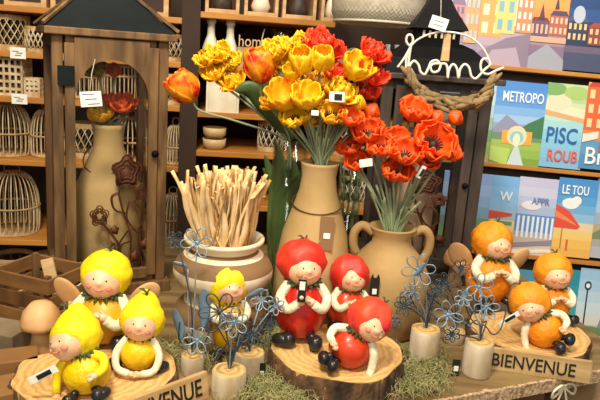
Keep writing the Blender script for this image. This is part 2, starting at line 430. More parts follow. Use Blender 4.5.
for x_, lab in ((30, 'pale picture box at left of the top shelf'), (75, 'picture box on the top shelf above the lantern roof'), (150, 'picture box on the top shelf right of the lantern peak')):
    p = shelf_at(x_, Z[0], .1); p.z = Z[0]; tt = thing('picture_box', lab, 'box', p, SRZ)
    MB().box((0, 0, .06), (.12, .1, .12)).build('case', M_pale, tt, smooth=False); MB().box((0, -.051, .06), (.09, .004, .09)).build('picture', M_upr, tt, smooth=False)
price_card(18, 53, 15, 11, 'white price card on the upper shelf edge below the lattice baskets')
price_card(19.5, 99, 15, 10, 'white price card on the shelf edge below the openwork boxes')
# middle bay
Z = midz
for i, (px, lab) in enumerate(((222, 'open wooden frame box at left of the top shelf'), (260, 'open wooden frame box second from left on top shelf'), (297, 'open wooden frame box left of the wire-mesh basket'), (329, 'open wooden frame box at the right end of the top shelf'))):
    p = shelf_at(px, Z[0], .07); p.z = Z[0]; k = mpp(p); W = (33 if i < 3 else 22)*k
    t = thing('frame_box', lab, 'box', p, SRZ); f = MB(); H = .13
    for sx in (-1, 1): f.box((sx*(W/2-.005), 0, H/2), (.01, .1, H))
    f.box((0, 0, .006), (W-.021, .1, .012)).box((0, 0, H-.006), (W-.021, .1, .012)); f.build('frame', M_pale, t, smooth=False)
    MB().box((0, .04, H/2), (W-.022, .006, H-.026)).build('back', M_rust, t, smooth=False)
    MB().lathe([(0, .0125), (W*.22, .0125), (W*.3, .03), (W*.2, .06), (W*.1, .075), (0, .075)], 14, (0, -.01, 0)).build('ornament', M_cream if i % 2 else M_dwood, t)
for px, lab, hp in ((210, 'tall cream ceramic house bottle at left of the middle shelf', 46), (229, 'tall cream ceramic house bottle beside the letters crate', 45)):
    p = shelf_at(px, Z[1], .05); p.z = Z[1]; k = mpp(p); H = hp*k
    t = thing('ceramic_bottle', lab, 'bottle', p)
    MB().lathe([(0, 0), (.026, 0), (.028, .01), (.026, H*.35), (.012, H*.62), (.011, H*.85), (.015, H*.88), (.013, H), (0, H)], 16).build('bottle_body', M_cream, t)
    MB().box((0, -.028, H*.2), (.012, .003, .02)).build('window_opening', M_shelfd, t, smooth=False)
p = shelf_at(250, Z[1], .05); p.z = Z[1]
t = thing('letters_crate', 'small wooden crate with cut-out letters along its top', 'crate', p, SRZ)
MB().box((0, 0, .03), (.085, .06, .06)).build('crate_body', M_rattan, t, smooth=False)
lettering('letters', 'home', .05, M_pale, t, (-.042, -.02, .062), depth=.003, sx=.8)
MB().tube([(.03, 0, .06), (.035, 0, .1), (.04, 0, .12)], .002).build('handle', M_cream, t)
for px, lab in ((279, 'glass jar with white label behind the yellow tulips'), (315, 'glass jar with white label behind the red ruffled flowers')):
    p = shelf_at(px, Z[1], .06); p.z = Z[1]
    t = thing('glass_jar', lab, 'jar', p)
    MB().lathe([(.034, 0), (.036, .01), (.036, .1), (.033, .11), (.033, .122), (.031, .122), (.031, .11), (.034, .1), (.034, .012), (0, .008)], 22).build('jar_glass', GLASS, t)
    MB().lathe([(.0365, .05), (.0365, .088)], 22).build('jar_label', M_white, t, solid=.0008)
    MB().lathe([(0, .009), (.033, .009), (.033, .045), (0, .045)], 18).build('candle_wax', M_cream, t)
p = shelf_at(222, Z[2], .05); p.z = Z[2]; k = mpp(p)
t = thing('square_planter', 'cream square planter box under the double yellow flowers', 'planter', p, SRZ)
f = MB(); W = 32*k; H = 38*k
for sx in (-1, 1): f.box((sx*(W/2-.004), 0, H/2), (.008, .09, H)); 
f.box((0, -.041, H/2), (W-.017, .008, H)).box((0, .041, H/2), (W-.017, .008, H)).box((0, 0, .004), (W-.017, .073, .008)); f.build('box_walls', M_cream, t, smooth=False)
for i, (dz, lab) in enumerate(((0, 'cream bowl at the bottom of the stack on the shelf behind the stalks'), (.036, 'cream bowl on top of the stack behind the stalks'))):
    p = shelf_at(214, Z[3], .05); p.z = Z[3]+dz
    o = MB().lathe([(0, 0), (.025, 0), (.036, .012), (.038, .034), (.035, .034), (.033, .014), (0, .006)], 24).build('bowl', mat('bowl_glaze', 'd9bf8f', 'c4a571', 9, .5), loc=p); tag(o, lab, 'bowl')
for (px, zz, lab) in ((352, Z[1], 'white openwork ceramic ball behind the orange flowers'), (368, Z[1], 'white openwork ceramic ball right of its neighbour behind the flowers'), (334, Z[1], 'small white ceramic ball between the ruffled flowers')):
    p = shelf_at(px, zz, .05); p.z = zz; r_ = .04 if px > 340 else .03
    t = thing('openwork_ball', lab, 'ornament', p); f = MB()
    for i in range(7):
        for e in (0, 60, 120):
            M = Euler((R(e), R(i*26), R(i*51))).to_matrix()
            f.tube([V((0, 0, r_+.001))+M @ V((math.cos(2*PI*j/18)*r_*.93, math.sin(2*PI*j/18)*r_*.93, r_*.3)) for j in range(18)], .0022, 4, closed=True)
    f.build('openwork_shell', M_cream, t)
p = shelf_at(394, Z[1], .05); p.z = Z[1]
t = thing('candle_tray', 'cream tray with candles behind the black lantern roof', 'tray', p, SRZ)
MB().box((0, 0, .035), (.13, .08, .07)).build('tray_body', M_cream, t, smooth=False, bevel=.004)
for dx in (-.03, 0, .03): MB().lathe([(0, .0701), (.008, .0701), (.008, .1), (0, .1)], 12, (dx, 0, 0)).build('candle', M_white, t)
for px, iz, lab in ((240, 4, 'white ceramic pot low behind the dried stalks'), (352, 4, 'white openwork pot behind the neck of the jug'), (300, 4, 'pale pot behind the glass vase'), (342, 3, 'pale pot on the shelf behind the poppies'), (270, 3, 'cream pot behind the big leaves'), (420, 3, 'pale basket behind the poppy bouquet'), (385, 3, 'small cream basket behind the poppy stems')):
    lattice_basket(px, Z[iz], .08, 26, 30, lab, m_=M_cream, name='ceramic_pot')

# mesh basket hanging at the top
p = at(376, 27, 1.86); k = mpp(p); Rb = 47*k
t = thing('mesh_basket', 'large grey mesh basket hanging at the top above the orange flowers', 'basket', p)
MB().lathe([(0, .004), (Rb*.78, .004), (Rb*.9, .012), (Rb*.96, .035), (Rb, .09), (Rb*1.02, .16), (Rb*1.0, .16), (Rb*.975, .09), (Rb*.94, .037), (Rb*.87, .016), (0, .008)], 44).build('lining', mat('grey_linen', 'd0c6b2', 'beb29c', 60, .8), t)
f = MB()
for s_ in (1, -1):
    for i in range(64):
        a = 2*PI*i/64
        f.tube([(math.cos(a+s_*q*1.2)*Rb*rr, math.sin(a+s_*q*1.2)*Rb*rr, zz) for q, rr, zz in ((0, .91, .012), (.2, .97, .035), (.5, 1.012, .09), (1, 1.03, .16))], .0006, 3)
f.build('wire_mesh', mat('mesh_wire', 'a8a294', None, rough=.4, metal=.3), t)
f = MB()
for zz, rr in ((.16, 1.03), (.01, .9)): MB().tube([(math.cos(2*PI*j/40)*Rb*rr, math.sin(2*PI*j/40)*Rb*rr, zz) for j in range(40)], .004, 6, closed=True).build('rim', mat('grey_rim', 'c9bfae', None), t)
f = MB()
for a in (0, 2.1, 4.2): MB().tube([(math.cos(a)*Rb, math.sin(a)*Rb, .16), (0, 0, .9), (0, 0, 1.93-p.z)], .0015, 4).build('cord', M_drift, t)

# ---------------------------------------------------------------- poster rack
LEAN = R(9); RY = R(-3)
RP = at(540, 165, 1.93)
Rx = (Euler((0, R(1.2), 0)).to_matrix() @ Euler((0, 0, RY)).to_matrix()) @ V((1, 0, 0))
Ru0 = V((0, math.sin(LEAN), math.cos(LEAN))); Rn = Rx.cross(Ru0).normalized(); Ru = Rn.cross(Rx).normalized()*1
if Rn.y < 0: Rn = -Rn
Ru = Ru if Ru.z > 0 else -Ru
def rk(px, py, d=0.0): return onplane(px, py, RP + Rn*d, Rn)
def rkm(p):
    M = MX.Identity(4)
    for i in range(3): M[i][0] = Rx[i]; M[i][1] = Rn[i]; M[i][2] = Ru[i]; M[i][3] = p[i]
    return M
rack = bpy.data.objects.new('poster_rack', None); C.objects.link(rack); rack.matrix_world = rkm(RP)
tag(rack, 'wooden ledge rack full of illustrated travel posters at the right', 'rack')
rinv = rkm(RP).inverted()
def rl(px, py): return rinv @ rk(px, py)
x0 = rl(425, 100).x; x1 = rl(680, 100).x
for py in (73, 170.5, 258.5, 350):
    z = rl(550, py).z
    MB().box(((x0+x1)/2, -.004, z), (x1-x0, .03, .013)).build('ledge', M_shelf, rack, smooth=False, bevel=.002)
zt = rl(550, -70).z; zb = rl(550, 360).z
MB().box(((x0+x1)/2, .03, (zt+zb)/2), (x1-x0, .012, zt-zb)).build('back_board', M_upr, rack, smooth=False)
for x in (x0-.01, x1+.01): MB().box((x, .02, (zt+zb)/2), (.02, .05, zt-zb)).build('side_post', M_upr, rack, smooth=False)
for x in (x0+.05, x1-.05): MB().box((x, .06, -.45), (.03, .03, .9)).build('leg', M_upr, rack, smooth=False)
PC = {}
def pm(c):
    if c not in PC: PC[c] = mat('print_'+c, c, None, rough=.45)
    return PC[c]
def poster(label, pxl, pxr, pyt, pyb, layer, shapes, texts=()):
    """pxl..pxr at the bottom edge, pyb the ledge top; shapes in 0..1 units of the sheet"""
    mid = (pxl+pxr)/2
    pb = rk(mid, pyb, -.003*layer-.001); W = (rk(pxr, pyb)-rk(pxl, pyb)).length
    H = (rk(mid, pyt)-rk(mid, pyb)).length
    t = bpy.data.objects.new('travel_poster', None); C.objects.link(t); t.matrix_world = rkm(pb); tag(t, label, 'poster', None)
    MB().prism([(-W/2, 0), (W/2, 0), (W/2, H), (-W/2, H)], .0012).build('sheet', pm(shapes[0]), t, smooth=False)
    f = MB(); ms = []
    for i, (c, pts) in enumerate(shapes[1]):
        if c not in ms: ms.append(c)
        f.mi = ms.index(c)
        M = MX.Translation(V((-W/2, -.00012*(i+1), 0)))
        vs = [f.bm.verts.new(M @ V((min(max(x, 0), 1)*W, 0, min(max(z, 0), 1)*H))) for x, z in pts]
        f._f(vs)
    f.build('printed_picture', [pm(c) for c in ms], t, smooth=False)
    for (s_, x, z, size, col, kx) in texts:
        lettering('lettering', s_, size*H, pm(col), t, (-W/2+x*W, -.004, z*H), depth=.0002, sx=kx, bold=.0006)
    return t
def rect(x, z, w_, h_): return [(x, z), (x+w_, z), (x+w_, z+h_), (x, z+h_)]
def blob(x, z, rx, rz, n=14): return [(x+rx*math.cos(2*PI*i/n), z+rz*math.sin(2*PI*i/n)) for i in range(n)]
def bands(cols, z0, z1):
    n = len(cols); return [(c, rect(0, z0+(z1-z0)*i/n, 1, (z1-z0)/n+.002)) for i, c in enumerate(cols)]
def street(x, w_, z, h_, wall, roof, win, floors=3, cols=3):
    s_ = [(wall, rect(x, z, w_, h_)), (roof, [(x-.01, z+h_), (x+w_+.01, z+h_), (x+w_*.85, z+h_*1.25), (x+w_*.15, z+h_*1.25)])]
    for i in range(floors):
        for j in range(cols): s_.append((win, rect(x+w_*(j+.25)/cols, z+h_*(i+.2)/floors, w_*.5/cols, h_*.6/floors)))
    return s_
poster('lilac poster of pink and ochre town houses behind the wire sign', 428, 474, -38, 68, 1,
       ('b9a3c4', bands(['8f86a8', '9a8fae', 'c2b2cc', 'cfc5dc', 'dcd7ea'], 0, 1) + street(.05, .3, .3, .4, 'd99a6a', '7d6a8c', 'e8d2b0') + street(.36, .3, .3, .3, 'c98a92', '8a6f93', '6f6f93') + street(.68, .3, .25, .45, 'e8a56a', '8a6f93', 'a9c4d6')))
poster('poster of a yellow fronted corner building with tall blue windows', 474, 526, -40, 68, 2,
       ('c9d6e8', bands(['a493ae', 'b7a5b8', 'cfe0ea', 'dfe8e4', 'e8e2d8'], 0, 1) + street(.0, .45, .28, .5, 'e9a75c', 'b0573a', 'f1e6c4', 3, 2) + street(.3, .38, .32, .5, 'e8cf7a', 'c56a3c', '7fb2cc', 3, 2) + street(.7, .3, .34, .32, 'd98f5f', 'a8503a', 'cfe2e8', 3, 3) + [('8a7a92', [(0, 0), (1, 0), (1, .34), (.55, .28), (0, .12)]), ('b3a0b4', [(.1, 0), (.9, 0), (.75, .2), (.3, .16)])]))
poster('poster of slate roofs under a flat orange sunset sky', 525, 562, -40, 70, 1,
       ('e98a4a', bands(['6d5f7c', '84718c', 'a58898', 'd9825a', 'f09a52', 'f2a45a', 'f6b26c', 'f0a060', 'e88a52'], 0, 1) + street(.0, .5, .3, .14, '6a5570', '7c3f3c', 'e4b49a', 1, 4) + street(.5, .5, .32, .18, 'b9665a', '54485e', 'e7c9a8', 2, 4) + [('9fa3b4', [(.0, .1), (.5, .24), (1, .1), (1, 0), (0, 0)]), ('d9ab93', rect(0, .25, 1, .05)), ('5a3b50', [(.2, .46), (.28, .6), (.36, .46)]), ('5a3b50', [(.6, .56), (.66, .68), (.72, .56)])]),
       [('LILLE', .05, .9, .1, 'f4efe8', .8)])
poster('navy night poster of a square with lit windows and bell tower', 562, 612, -40, 72, 2,
       ('25407c', bands(['5a5470', '6b5f78', '2c3a60', '27406e', '2c5590', '24487f', '1d3a72', '1b3268', '182c5e'], 0, 1) + street(.0, .4, .26, .18, '3b3f5c', '4d5d86', 'e9c98c', 2, 4) + street(.42, .56, .24, .16, '8a4a44', 'a9493c', 'f0c68a', 2, 5) + [('c98f62', rect(.78, .4, .1, .3)), ('b9c4d8', blob(.2, .5, .12, .08)), ('d9825a', [(.76, .7), (.9, .7), (.83, .8)]), ('46506f', rect(0, 0, 1, .16))]),
       [('TO', .72, .06, .13, 'f4f0f4', 1), ('LA NUIT', .3, .82, .08, 'dfe4ee', .8)])
poster('blue sky poster lettered METROPO with a green garden below', 488, 538, 82, 166, 2,
       ('6fa6e0', bands(['7aa043', '8fb64f', '9dbb5a', '6f8f6c', '8fa9c8', '9fc4ec', '7fb2ea', '5f9ce2', '5494de', '4f8edb'], 0, 1) + [('8f93b4', [(0, .42), (.25, .6), (.5, .5), (.5, .38), (0, .38)]), ('3f7a55', [(.45, .4), (.7, .52), (1, .62), (1, .36), (.45, .34)]), ('e3a848', rect(.2, .26, .6, .16)), ('f2d9b4', blob(.5, .36, .2, .12)), ('8fc9d6', blob(.5, .34, .14, .08)), ('f4e7c4', blob(.5, .31, .07, .08)), ('c4d7dc', [(.35, 0), (.7, 0), (.55, .24), (.48, .24)]), ('b4cf6a', [(0, .05), (.35, 0), (.4, .2), (0, .22)])]),
       [('METROPO', .12, .76, .17, 'eaf4fb', .62)])
poster('green and aqua swimming pool poster lettered PISC above ROUB', 538, 580, 84, 168, 1,
       ('8fcbe4', bands(['7fb8e0', '86c0e6', '86c6e8', '8fcfe8', 'a6d8e2', 'bfe0d2', 'c9dfb4', 'b4d39c', 'c4d9a4'], 0, 1) + [('d9ad7a', [(0, .62), (1, .55), (1, .6), (0, .68)]), ('efe4c8', [(0, .68), (1, .6), (1, .7), (0, .8)]), ('e9dcc0', blob(.3, .78, .3, .1)), ('7faf6a', blob(.15, .93, .3, .08)), ('a9c97a', blob(.7, .9, .3, .08))]),
       [('PISC', .08, .3, .26, '2a62b0', .75), ('ROUB', .16, .08, .19, 'e2604a', .7)])
poster('orange facade poster with white letters Br at right edge', 578, 622, 84, 170, 2,
       ('e98a52', bands(['4f8fc4', '5f9cc8', 'd98a5a', 'e9904f', 'ee9c5a', 'f0a868'], 0, 1) + street(.0, .45, .45, .5, 'e0683c', 'c4482c', 'f4d2a0', 3, 2) + street(.5, .5, .4, .55, 'efa050', 'c4482c', 'b9d2d6', 3, 3) + [('f1e4dc', [(.0, .3), (.35, .36), (.35, .44), (0, .4)]), ('d9533c', rect(.4, .2, .6, .12))]),
       [('Br', .08, .06, .28, 'f8f4ee', .9)])
poster('green landscape poster seen through the black lantern', 432, 488, 78, 164, 1,
       ('9cc4d8', bands(['b4a86a', '8fae62', '6f9a6c', '8fb4a4', 'a9cbdc', 'b9d9ea', 'a4cde8'], 0, 1) + [('e0dcb8', blob(.75, .5, .14, .12)), ('6fb0c4', blob(.75, .5, .08, .08)), ('557a4c', blob(.3, .4, .25, .12))]))
poster('pale blue poster with letter W above a red tiled beach town', 484, 514, 176, 252, 1,
       ('8fc0ea', bands(['e9c98a', 'e9b87a', 'e8cf9a', '9fc4dc', '8fc4ec', '86bdec', '7cb4ea'], 0, 1) + [('d9503c', [(0, .42), (.75, .48), (.8, .52), (0, .54)]), ('6a9a5a', rect(0, .36, .8, .05))]),
       [('W', .3, .68, .17, 'f0f7fb', .9)])
poster('lilac cloud poster with white striped beach cabins', 511, 551, 178, 255, 2,
       ('b9c8ea', bands(['d9c9b4', 'c9b8a8', 'b4aec4', '9fb4d9', 'a9bde0', 'b9c4e8', 'c9cdea', 'c4c4e6'], 0, 1) + [('5f8fd0', rect(0, .3, 1, .22))] + [('e6eefa', rect(.05+i*.12, .22, .06, .28)) for i in range(8)] + [('e9e2ee', blob(.35, .64, .25, .06)), ('8f8aa0', [(0, .08), (1, .16), (1, .22), (0, .14)]), ('efe6da', [(0, .0), (1, .06), (1, .1), (0, .05)])]),
       [('APPR', .35, .66, .12, '6f86b4', .8)])
poster('sky blue poster lettered LE TOU with a red parasol on sand', 550, 589, 179, 257, 3,
       ('5f9ed8', bands(['e9b45a', 'efbf62', 'f0cc7a', 'e6d2a8', '8fbfe0', '6fb0e4', '5aa2e0', '4f98da', '4a92d6'], 0, 1) + [('e2503c', [(0, .36), (0, .66), (.35, .58), (.66, .4), (.6, .36)]), ('f08a5a', [(0, .5), (0, .58), (.3, .5), (.62, .4)]), ('f4f4f4', blob(.35, .68, .22, .07)), ('f4f4f4', blob(.5, .72, .12, .06)), ('c4763c', rect(.2, .1, .03, .26)), ('d9603c', rect(.35, .08, .05, .14))]),
       [('LE TOU', .08, .8, .16, 'f6fbfc', .62)])
poster('pale blue and sand poster beside the parasol poster', 588, 626, 180, 259, 1,
       ('8fb8e4', bands(['b4b8c4', 'a9a9a4', 'b9a98a', '9fb4d0', 'a9c9ec', '9cc2ea', '8fbaea'], 0, 1) + [('7a8a6a', [(0, .3), (.4, .42), (1, .34), (1, .24), (0, .24)])]))
poster('teal poster with a white letter R behind the orange figurines', 530, 572, 268, 345, 1,
       ('2a9cae', bands(['6fb8bc', '4fb0b8', '38a4b2', '2a9cae', '2492a8'], 0, 1) + [('d9c9a8', rect(0, 0, 1, .2))]),
       [('TRI', .04, .6, .2, 'd9f2f4', .8)])
poster('pale blue poster with a street lamp and distant iron tower', 571, 622, 270, 348, 2,
       ('a9cdea', bands(['b9b4a0', 'c4c0b0', 'd9dcd8', 'cfe0ee', 'bcd8ee', 'a9cfec', '9cc6ea'], 0, 1) + [('30405a', rect(.16, .1, .03, .66)), ('30405a', blob(.175, .78, .07, .06)), ('f0f4f8', blob(.175, .78, .04, .03)), ('8a8f98', [(.42, .2), (.66, .2), (.56, .45), (.55, .72), (.53, .72), (.52, .45)]), ('6a8a5a', blob(.3, .2, .3, .07))]))
poster('dim teal poster low behind the black lantern', 440, 528, 266, 345, 1,
       ('4a8fa4', bands(['8a9a8a', '6a9aa4', '5a98ae', '4f94b0'], 0, 1) + [('c9b48a', rect(0, 0, 1, .15))]))
poster('blue and green poster behind the glass of the black lantern', 436, 484, 172, 250, 1,
       ('7fa6d8', bands(['8a9a5a', '7a9a5c', '6f9a7c', '7fa9c8', '8fb4e4', '9cbcec', '8fb0e8'], 0, 1) + [('4f7a4a', blob(.4, .35, .3, .12)), ('c9b07a', rect(.1, .08, .8, .1))]))

# ---------------------------------------------------------------- big wooden lantern (left)
def rose_cut(M, sc, name='scroll_cutout', parent=None, mirror=1, zs=1):
    f = MB(); P = lambda pts: [M @ V((x*sc*mirror, 0, z*sc*zs)) for x, z in pts]
    def st(pts, r=.006): f.tube(smoothpath(P(pts), 5), r*sc/ .22, 5, flat=.4)
    st([(.5, 0), (.42, .3), (.3, .45), (.12, .62)]); st([(.6, 0), (.62, .4), (.5, .7), (.42, .95), (.5, 1.05)])
    st([(.85, 0), (.75, .35), (.8, .7), (.62, .85), (.55, .65), (.7, .5), (.85, .6)])
    st([(.4, .3), (.6, .5), (.75, .45)]); st([(.3, .1), (.45, .3), (.62, .35)]); st([(.42, .95), (.3, .9), (.35, .75), (.55, .7)])
    for cx, cz, rr in ((.1, .68, .16), (.55, 1.2, .26), (.8, .95, .13), (.28, .3, .09), (.88, .3, .1), (.7, .15, .1), (.35, .5, .08)):
        pts = [(cx+rr*(.86+.14*math.sin(5*a))*math.cos(a), cz+rr*.8*(.86+.14*math.sin(5*a))*math.sin(a)) for a in [2*PI*i/30 for i in range(30)]]
        if rr > .12:
            f.tube(P(pts), .014*sc, 4, closed=True, flat=1)
            for q in (.72, .45): f.tube(P([(cx+(x-cx)*q, cz+(z-cz)*q) for x, z in pts]), .02*sc, 4, closed=True)
            if rr > .2: f.prism([(x*sc*mirror, z*sc*zs) for x, z in pts], .002, M)
        else: f.prism([(x*sc*mirror, z*sc*zs) for x, z in pts], .002, M)
    return f.build(name, M_rust, parent)
def beige_bottle(t0, h, r):
    return MB().lathe([(0, 0), (r*.9, 0), (r, h*.03), (r, h*.56), (r*.92, h*.62), (r*.47, h*.84), (r*.45, h*.89), (r*.47, h*.97), (r*.52, h), (r*.38, h), (r*.36, h*.88), (0, h*.8)], 36).build('bottle_body', M_beige, t0)

LY = R(26); LA = on(56, 300)
LW = solve(lambda q: proj(LA+V((math.cos(LY), math.sin(LY), .1))*q-V((0, 0, .1*q-.1)))[0], 165, .1, .5)
lc = LA+Euler((0, 0, LY)).to_matrix() @ V((LW/2, LW/2, 0))
t = thing('wooden_lantern', 'tall wooden lantern with black pyramid roof and arched glass door at left', 'lantern', lc, LY)
LH = solve(lambda q: -proj(LA+V((0, 0, q)))[1], -33, .2, .9)-.025; h2 = LW/2
MB().box((0, 0, .0125), (LW+.02, LW+.02, .025)).build('base', M_lwood, t, smooth=False, bevel=.002)
for sx in (-1, 1):
    for sy in (-1, 1):
        MB().box((sx*(h2-.010), sy*(h2-.010), .025+LH/2), (.020, .020, LH)).build('post', M_lwood if sx*sy > 0 or sy < 0 else M_lwood2, t, smooth=False, bevel=.0015)
top = .025+LH
for sy in (-1, 1):
    MB().box((0, sy*(h2-.012), top-.012), (LW-.05, .02, .022)).build('rail', M_lwood, t, smooth=False)
    MB().box((sy*(h2-.012), 0, top-.012), (.02, LW-.05, .022)).build('rail', M_lwood, t, smooth=False)
    MB().box((0, sy*(h2-.012), .036), (LW-.05, .02, .022)).build('rail', M_lwood, t, smooth=False)
    MB().box((sy*(h2-.012), 0, .036), (.02, LW-.05, .022)).build('rail', M_lwood, t, smooth=False)
MB().box((0, 0, top+.006), (LW+.026, LW+.026, .014)).build('eave', M_lwood, t, smooth=False, bevel=.002)
r_ = (LW+.022)/2*math.sqrt(2)
rf = MB().lathe([(r_, top+.0135), (r_*.97, top+.018), (r_*.46, top+.075), (r_*.3, top+.11), (0, top+.113)], 4, ph=PI/4).build('roof', M_roof, t, smooth=False)
f = MB()
for sx in (-1, 1):
    for sy in (-1, 1):
        MB().tube([(sx*(LW+.03)/2, sy*(LW+.03)/2, top+.018), (sx*(LW+.03)/2*.46, sy*(LW+.03)/2*.46, top+.077), (sx*(LW+.03)/2*.3, sy*(LW+.03)/2*.3, top+.112)], .004, 5).build('roof_ridge', M_lwood, rf, smooth=False, label='thin wooden strip along a roof corner')
MB().tube([(math.cos(a)*.03, 0, top+.138+math.sin(a)*.03) for a in [2*PI*i/20 for i in range(20)]], .003, 6, closed=True).build('ring_handle', M_black, t)
# door
dw = LW-.044; fy = -h2-.002
door = bpy.data.objects.new('door', None); C.objects.link(door); door.parent = t
for s_ in (-1, 1): MB().box((s_*(dw/2-.009), fy, .03+LH/2-.005), (.018, .014, LH-.03)).build('door_stile', M_lwood, door, smooth=False, bevel=.001)
zt_ = top-.004; ah = .115; iw = dw/2-.018
f = MB()
arcs = [(-iw*math.cos(a), zt_-ah+(ah-.038)*math.sin(a)) for a in [PI*i/20 for i in range(21)]]
for i in range(20):
    (xa, za), (xb, zb_) = arcs[i], arcs[i+1]
    f.prism([(xa, za), (xb, zb_), (xb, zt_), (xa, zt_)], .012, MX.Translation(V((0, fy-.006, 0))))
f.build('arched_panel', M_lwood, door, smooth=False)
MB().box((0, fy, .045), (iw*2, .014, .02)).build('door_rail', M_lwood, door, smooth=False)
MB().box((0, fy+.004, (.055+zt_)/2), (iw*2, .002, zt_-.055)).build('pane', PANE, door, smooth=False)
MB().ell((dw/2-.006, fy-.014, .30), .0075).build('knob', M_black, door)
f = MB(); f.box((-dw/2+.002, fy-.009, top-.075), (.03, .004, .036)); f.build('hinge', M_roof, t, smooth=False)
for s_ in (-1, 1): MB().box((s_*(h2-.012), 0, .025+LH/2), (.002, LW-.05, LH-.05)).build('pane', PANE, t, smooth=False)
rose_cut(MX.Translation(V((-.035, fy+.012, .05))), .12, 'rose_cutout', t, zs=1.45)
# tag hanging in front
p = at(91, 99, LA.y-.02)
tg = thing('hanging_price_tag', 'white handwritten price tag hanging from the arch of the wooden lantern', 'price tag', p, R(6), None, (0, R(-6), R(12)))
MB().box((0, 0, 0), (.038, .0012, .028)).build('card', M_white, tg, smooth=False)
f = MB()
for q in range(3): f.box((-.004+.004*q, -.001, .009-.009*q), (.021, .0006, .0014))
f.build('writing', mat('blue_ink', '6a78a8', None), tg, smooth=False)
MB().tube([(0, 0, .016), (.004, .02, .045), (.01, .045, .07)], .0006, 4).build('string', M_cream, tg)
# bottle inside
tb = thing('beige_bottle', 'tall beige clay bottle standing inside the big wooden lantern', 'vase', lc+Euler((0, 0, LY)).to_matrix() @ V((.010, .0, .0255)), 0)
WBH = solve(lambda q: -proj(tb.location+V((0, 0, q)))[1], -124, .1, .6); beige_bottle(tb, WBH, .069)
MB().tube([(math.cos(2*PI*j/24)*.052, math.sin(2*PI*j/24)*.052-.0, WBH*.78-math.cos(2*PI*j/24-PI*1.5)*.03) for j in range(24)], .0015, 5, closed=True).build('cord', M_shelfd, tb)

# ---------------------------------------------------------------- black lantern (right)
b2 = at(470, 238, 1.47); b1 = at(392, 80, 1.47)
RW = .25; RLY = R(-2)
zc = at(440, 79, 1.47).z
lc2 = V((at(441, 79, 1.47).x, 1.47+RW/2, 0))
t = thing('black_lantern', 'tall dark lantern with black two-tier pagoda roof right of centre', 'lantern', lc2, RLY)
MB().box((0, 0, .0125), (RW+.02, RW+.02, .025)).build('base', M_dwood, t, smooth=False, bevel=.002)
q2 = RW/2; PH = zc-.03
for sx in (-1, 1):
    for sy in (-1, 1): MB().box((sx*(q2-.013), sy*(q2-.013), .025+PH/2), (.026, .026, PH)).build('post', M_dwood, t, smooth=False, bevel=.0015)
tp = .025+PH
for s_ in (-1, 1):
    MB().box((0, s_*(q2-.012), tp-.012), (RW-.054, .02, .022)).build('rail', M_dwood, t, smooth=False)
    MB().box((s_*(q2-.012), 0, tp-.012), (.02, RW-.054, .022)).build('rail', M_dwood, t, smooth=False)
    MB().box((0, s_*(q2-.012), .036), (RW-.054, .02, .022)).build('rail', M_dwood, t, smooth=False)
    MB().box((s_*(q2-.012), 0, .25), (.002, RW-.054, tp-.27)).build('pane', PANE, t, smooth=False)
MB().box((0, 0, tp+.006), (RW+.04, RW+.04, .013)).build('eave', M_dwood, t, smooth=False, bevel=.002)
s2 = math.sqrt(2)
MB().lathe([(q2*s2*1.0, tp+.0126), (q2*s2*.98, tp+.02), (q2*s2*.86, tp+.048), (q2*s2*.62, tp+.075), (q2*s2*.44, tp+.085)], 4, ph=PI/4).build('lower_roof', M_black, t, smooth=False)
MB().lathe([(q2*s2*.40, tp+.083), (q2*s2*.40, tp+.118)], 4, ph=PI/4).build('vent_box', M_black, t, smooth=False)
f = MB()
for i in range(6): f.box((-.035+i*.014, -q2*.40-.001, tp+.104), (.005, .003, .016))
f.build('vent_slots', M_cream, t, smooth=False, label='row of pale vent slots')
MB().lathe([(q2*s2*.52, tp+.116), (q2*s2*.50, tp+.122), (q2*s2*.30, tp+.16), (q2*s2*.14, tp+.2), (q2*s2*.07, tp+.24), (0, tp+.245)], 4, ph=PI/4).build('upper_roof', M_black, t, smooth=False)
MB().ell((0, 0, tp+.252), .012).tube([(0, 0, tp+.26), (0, 0, tp+.30)], [.005, .002]).build('finial', M_black, t)
dr = bpy.data.objects.new('door', None); C.objects.link(dr); dr.parent = t
for s_ in (-1, 1): MB().box((s_*(RW/2-.042), -q2-.002, tp/2+.01), (.022, .014, tp-.05)).build('door_stile', M_dwood, dr, smooth=False, bevel=.001)
for z in (.05, tp-.035): MB().box((0, -q2-.002, z), (RW-.106, .014, .022)).build('door_rail', M_dwood, dr, smooth=False)
MB().box((0, -q2+.002, tp/2), (RW-.106, .002, tp-.1)).build('pane', PANE, dr, smooth=False)
MB().ell((RW/2-.04, -q2-.014, .245), .007).build('knob', M_black, dr)
rose_cut(MX.Translation(V((-.085, -q2+.012, .06))), .15, 'scroll_cutout', t)
tb = thing('beige_bottle', 'pale pinkish clay bottle standing inside the black lantern', 'vase', lc2+V((-.02, .0, .0255)), 0)
MB().lathe([(0, 0), (.055, 0), (.062, .01), (.062, .19), (.056, .22), (.03, .27), (.026, .31), (.03, .33), (.022, .33), (.02, .28), (0, .25)], 32).build('bottle_body', mat('pink_clay', 'c9a88c', 'b8937a', 8, .7), tb)
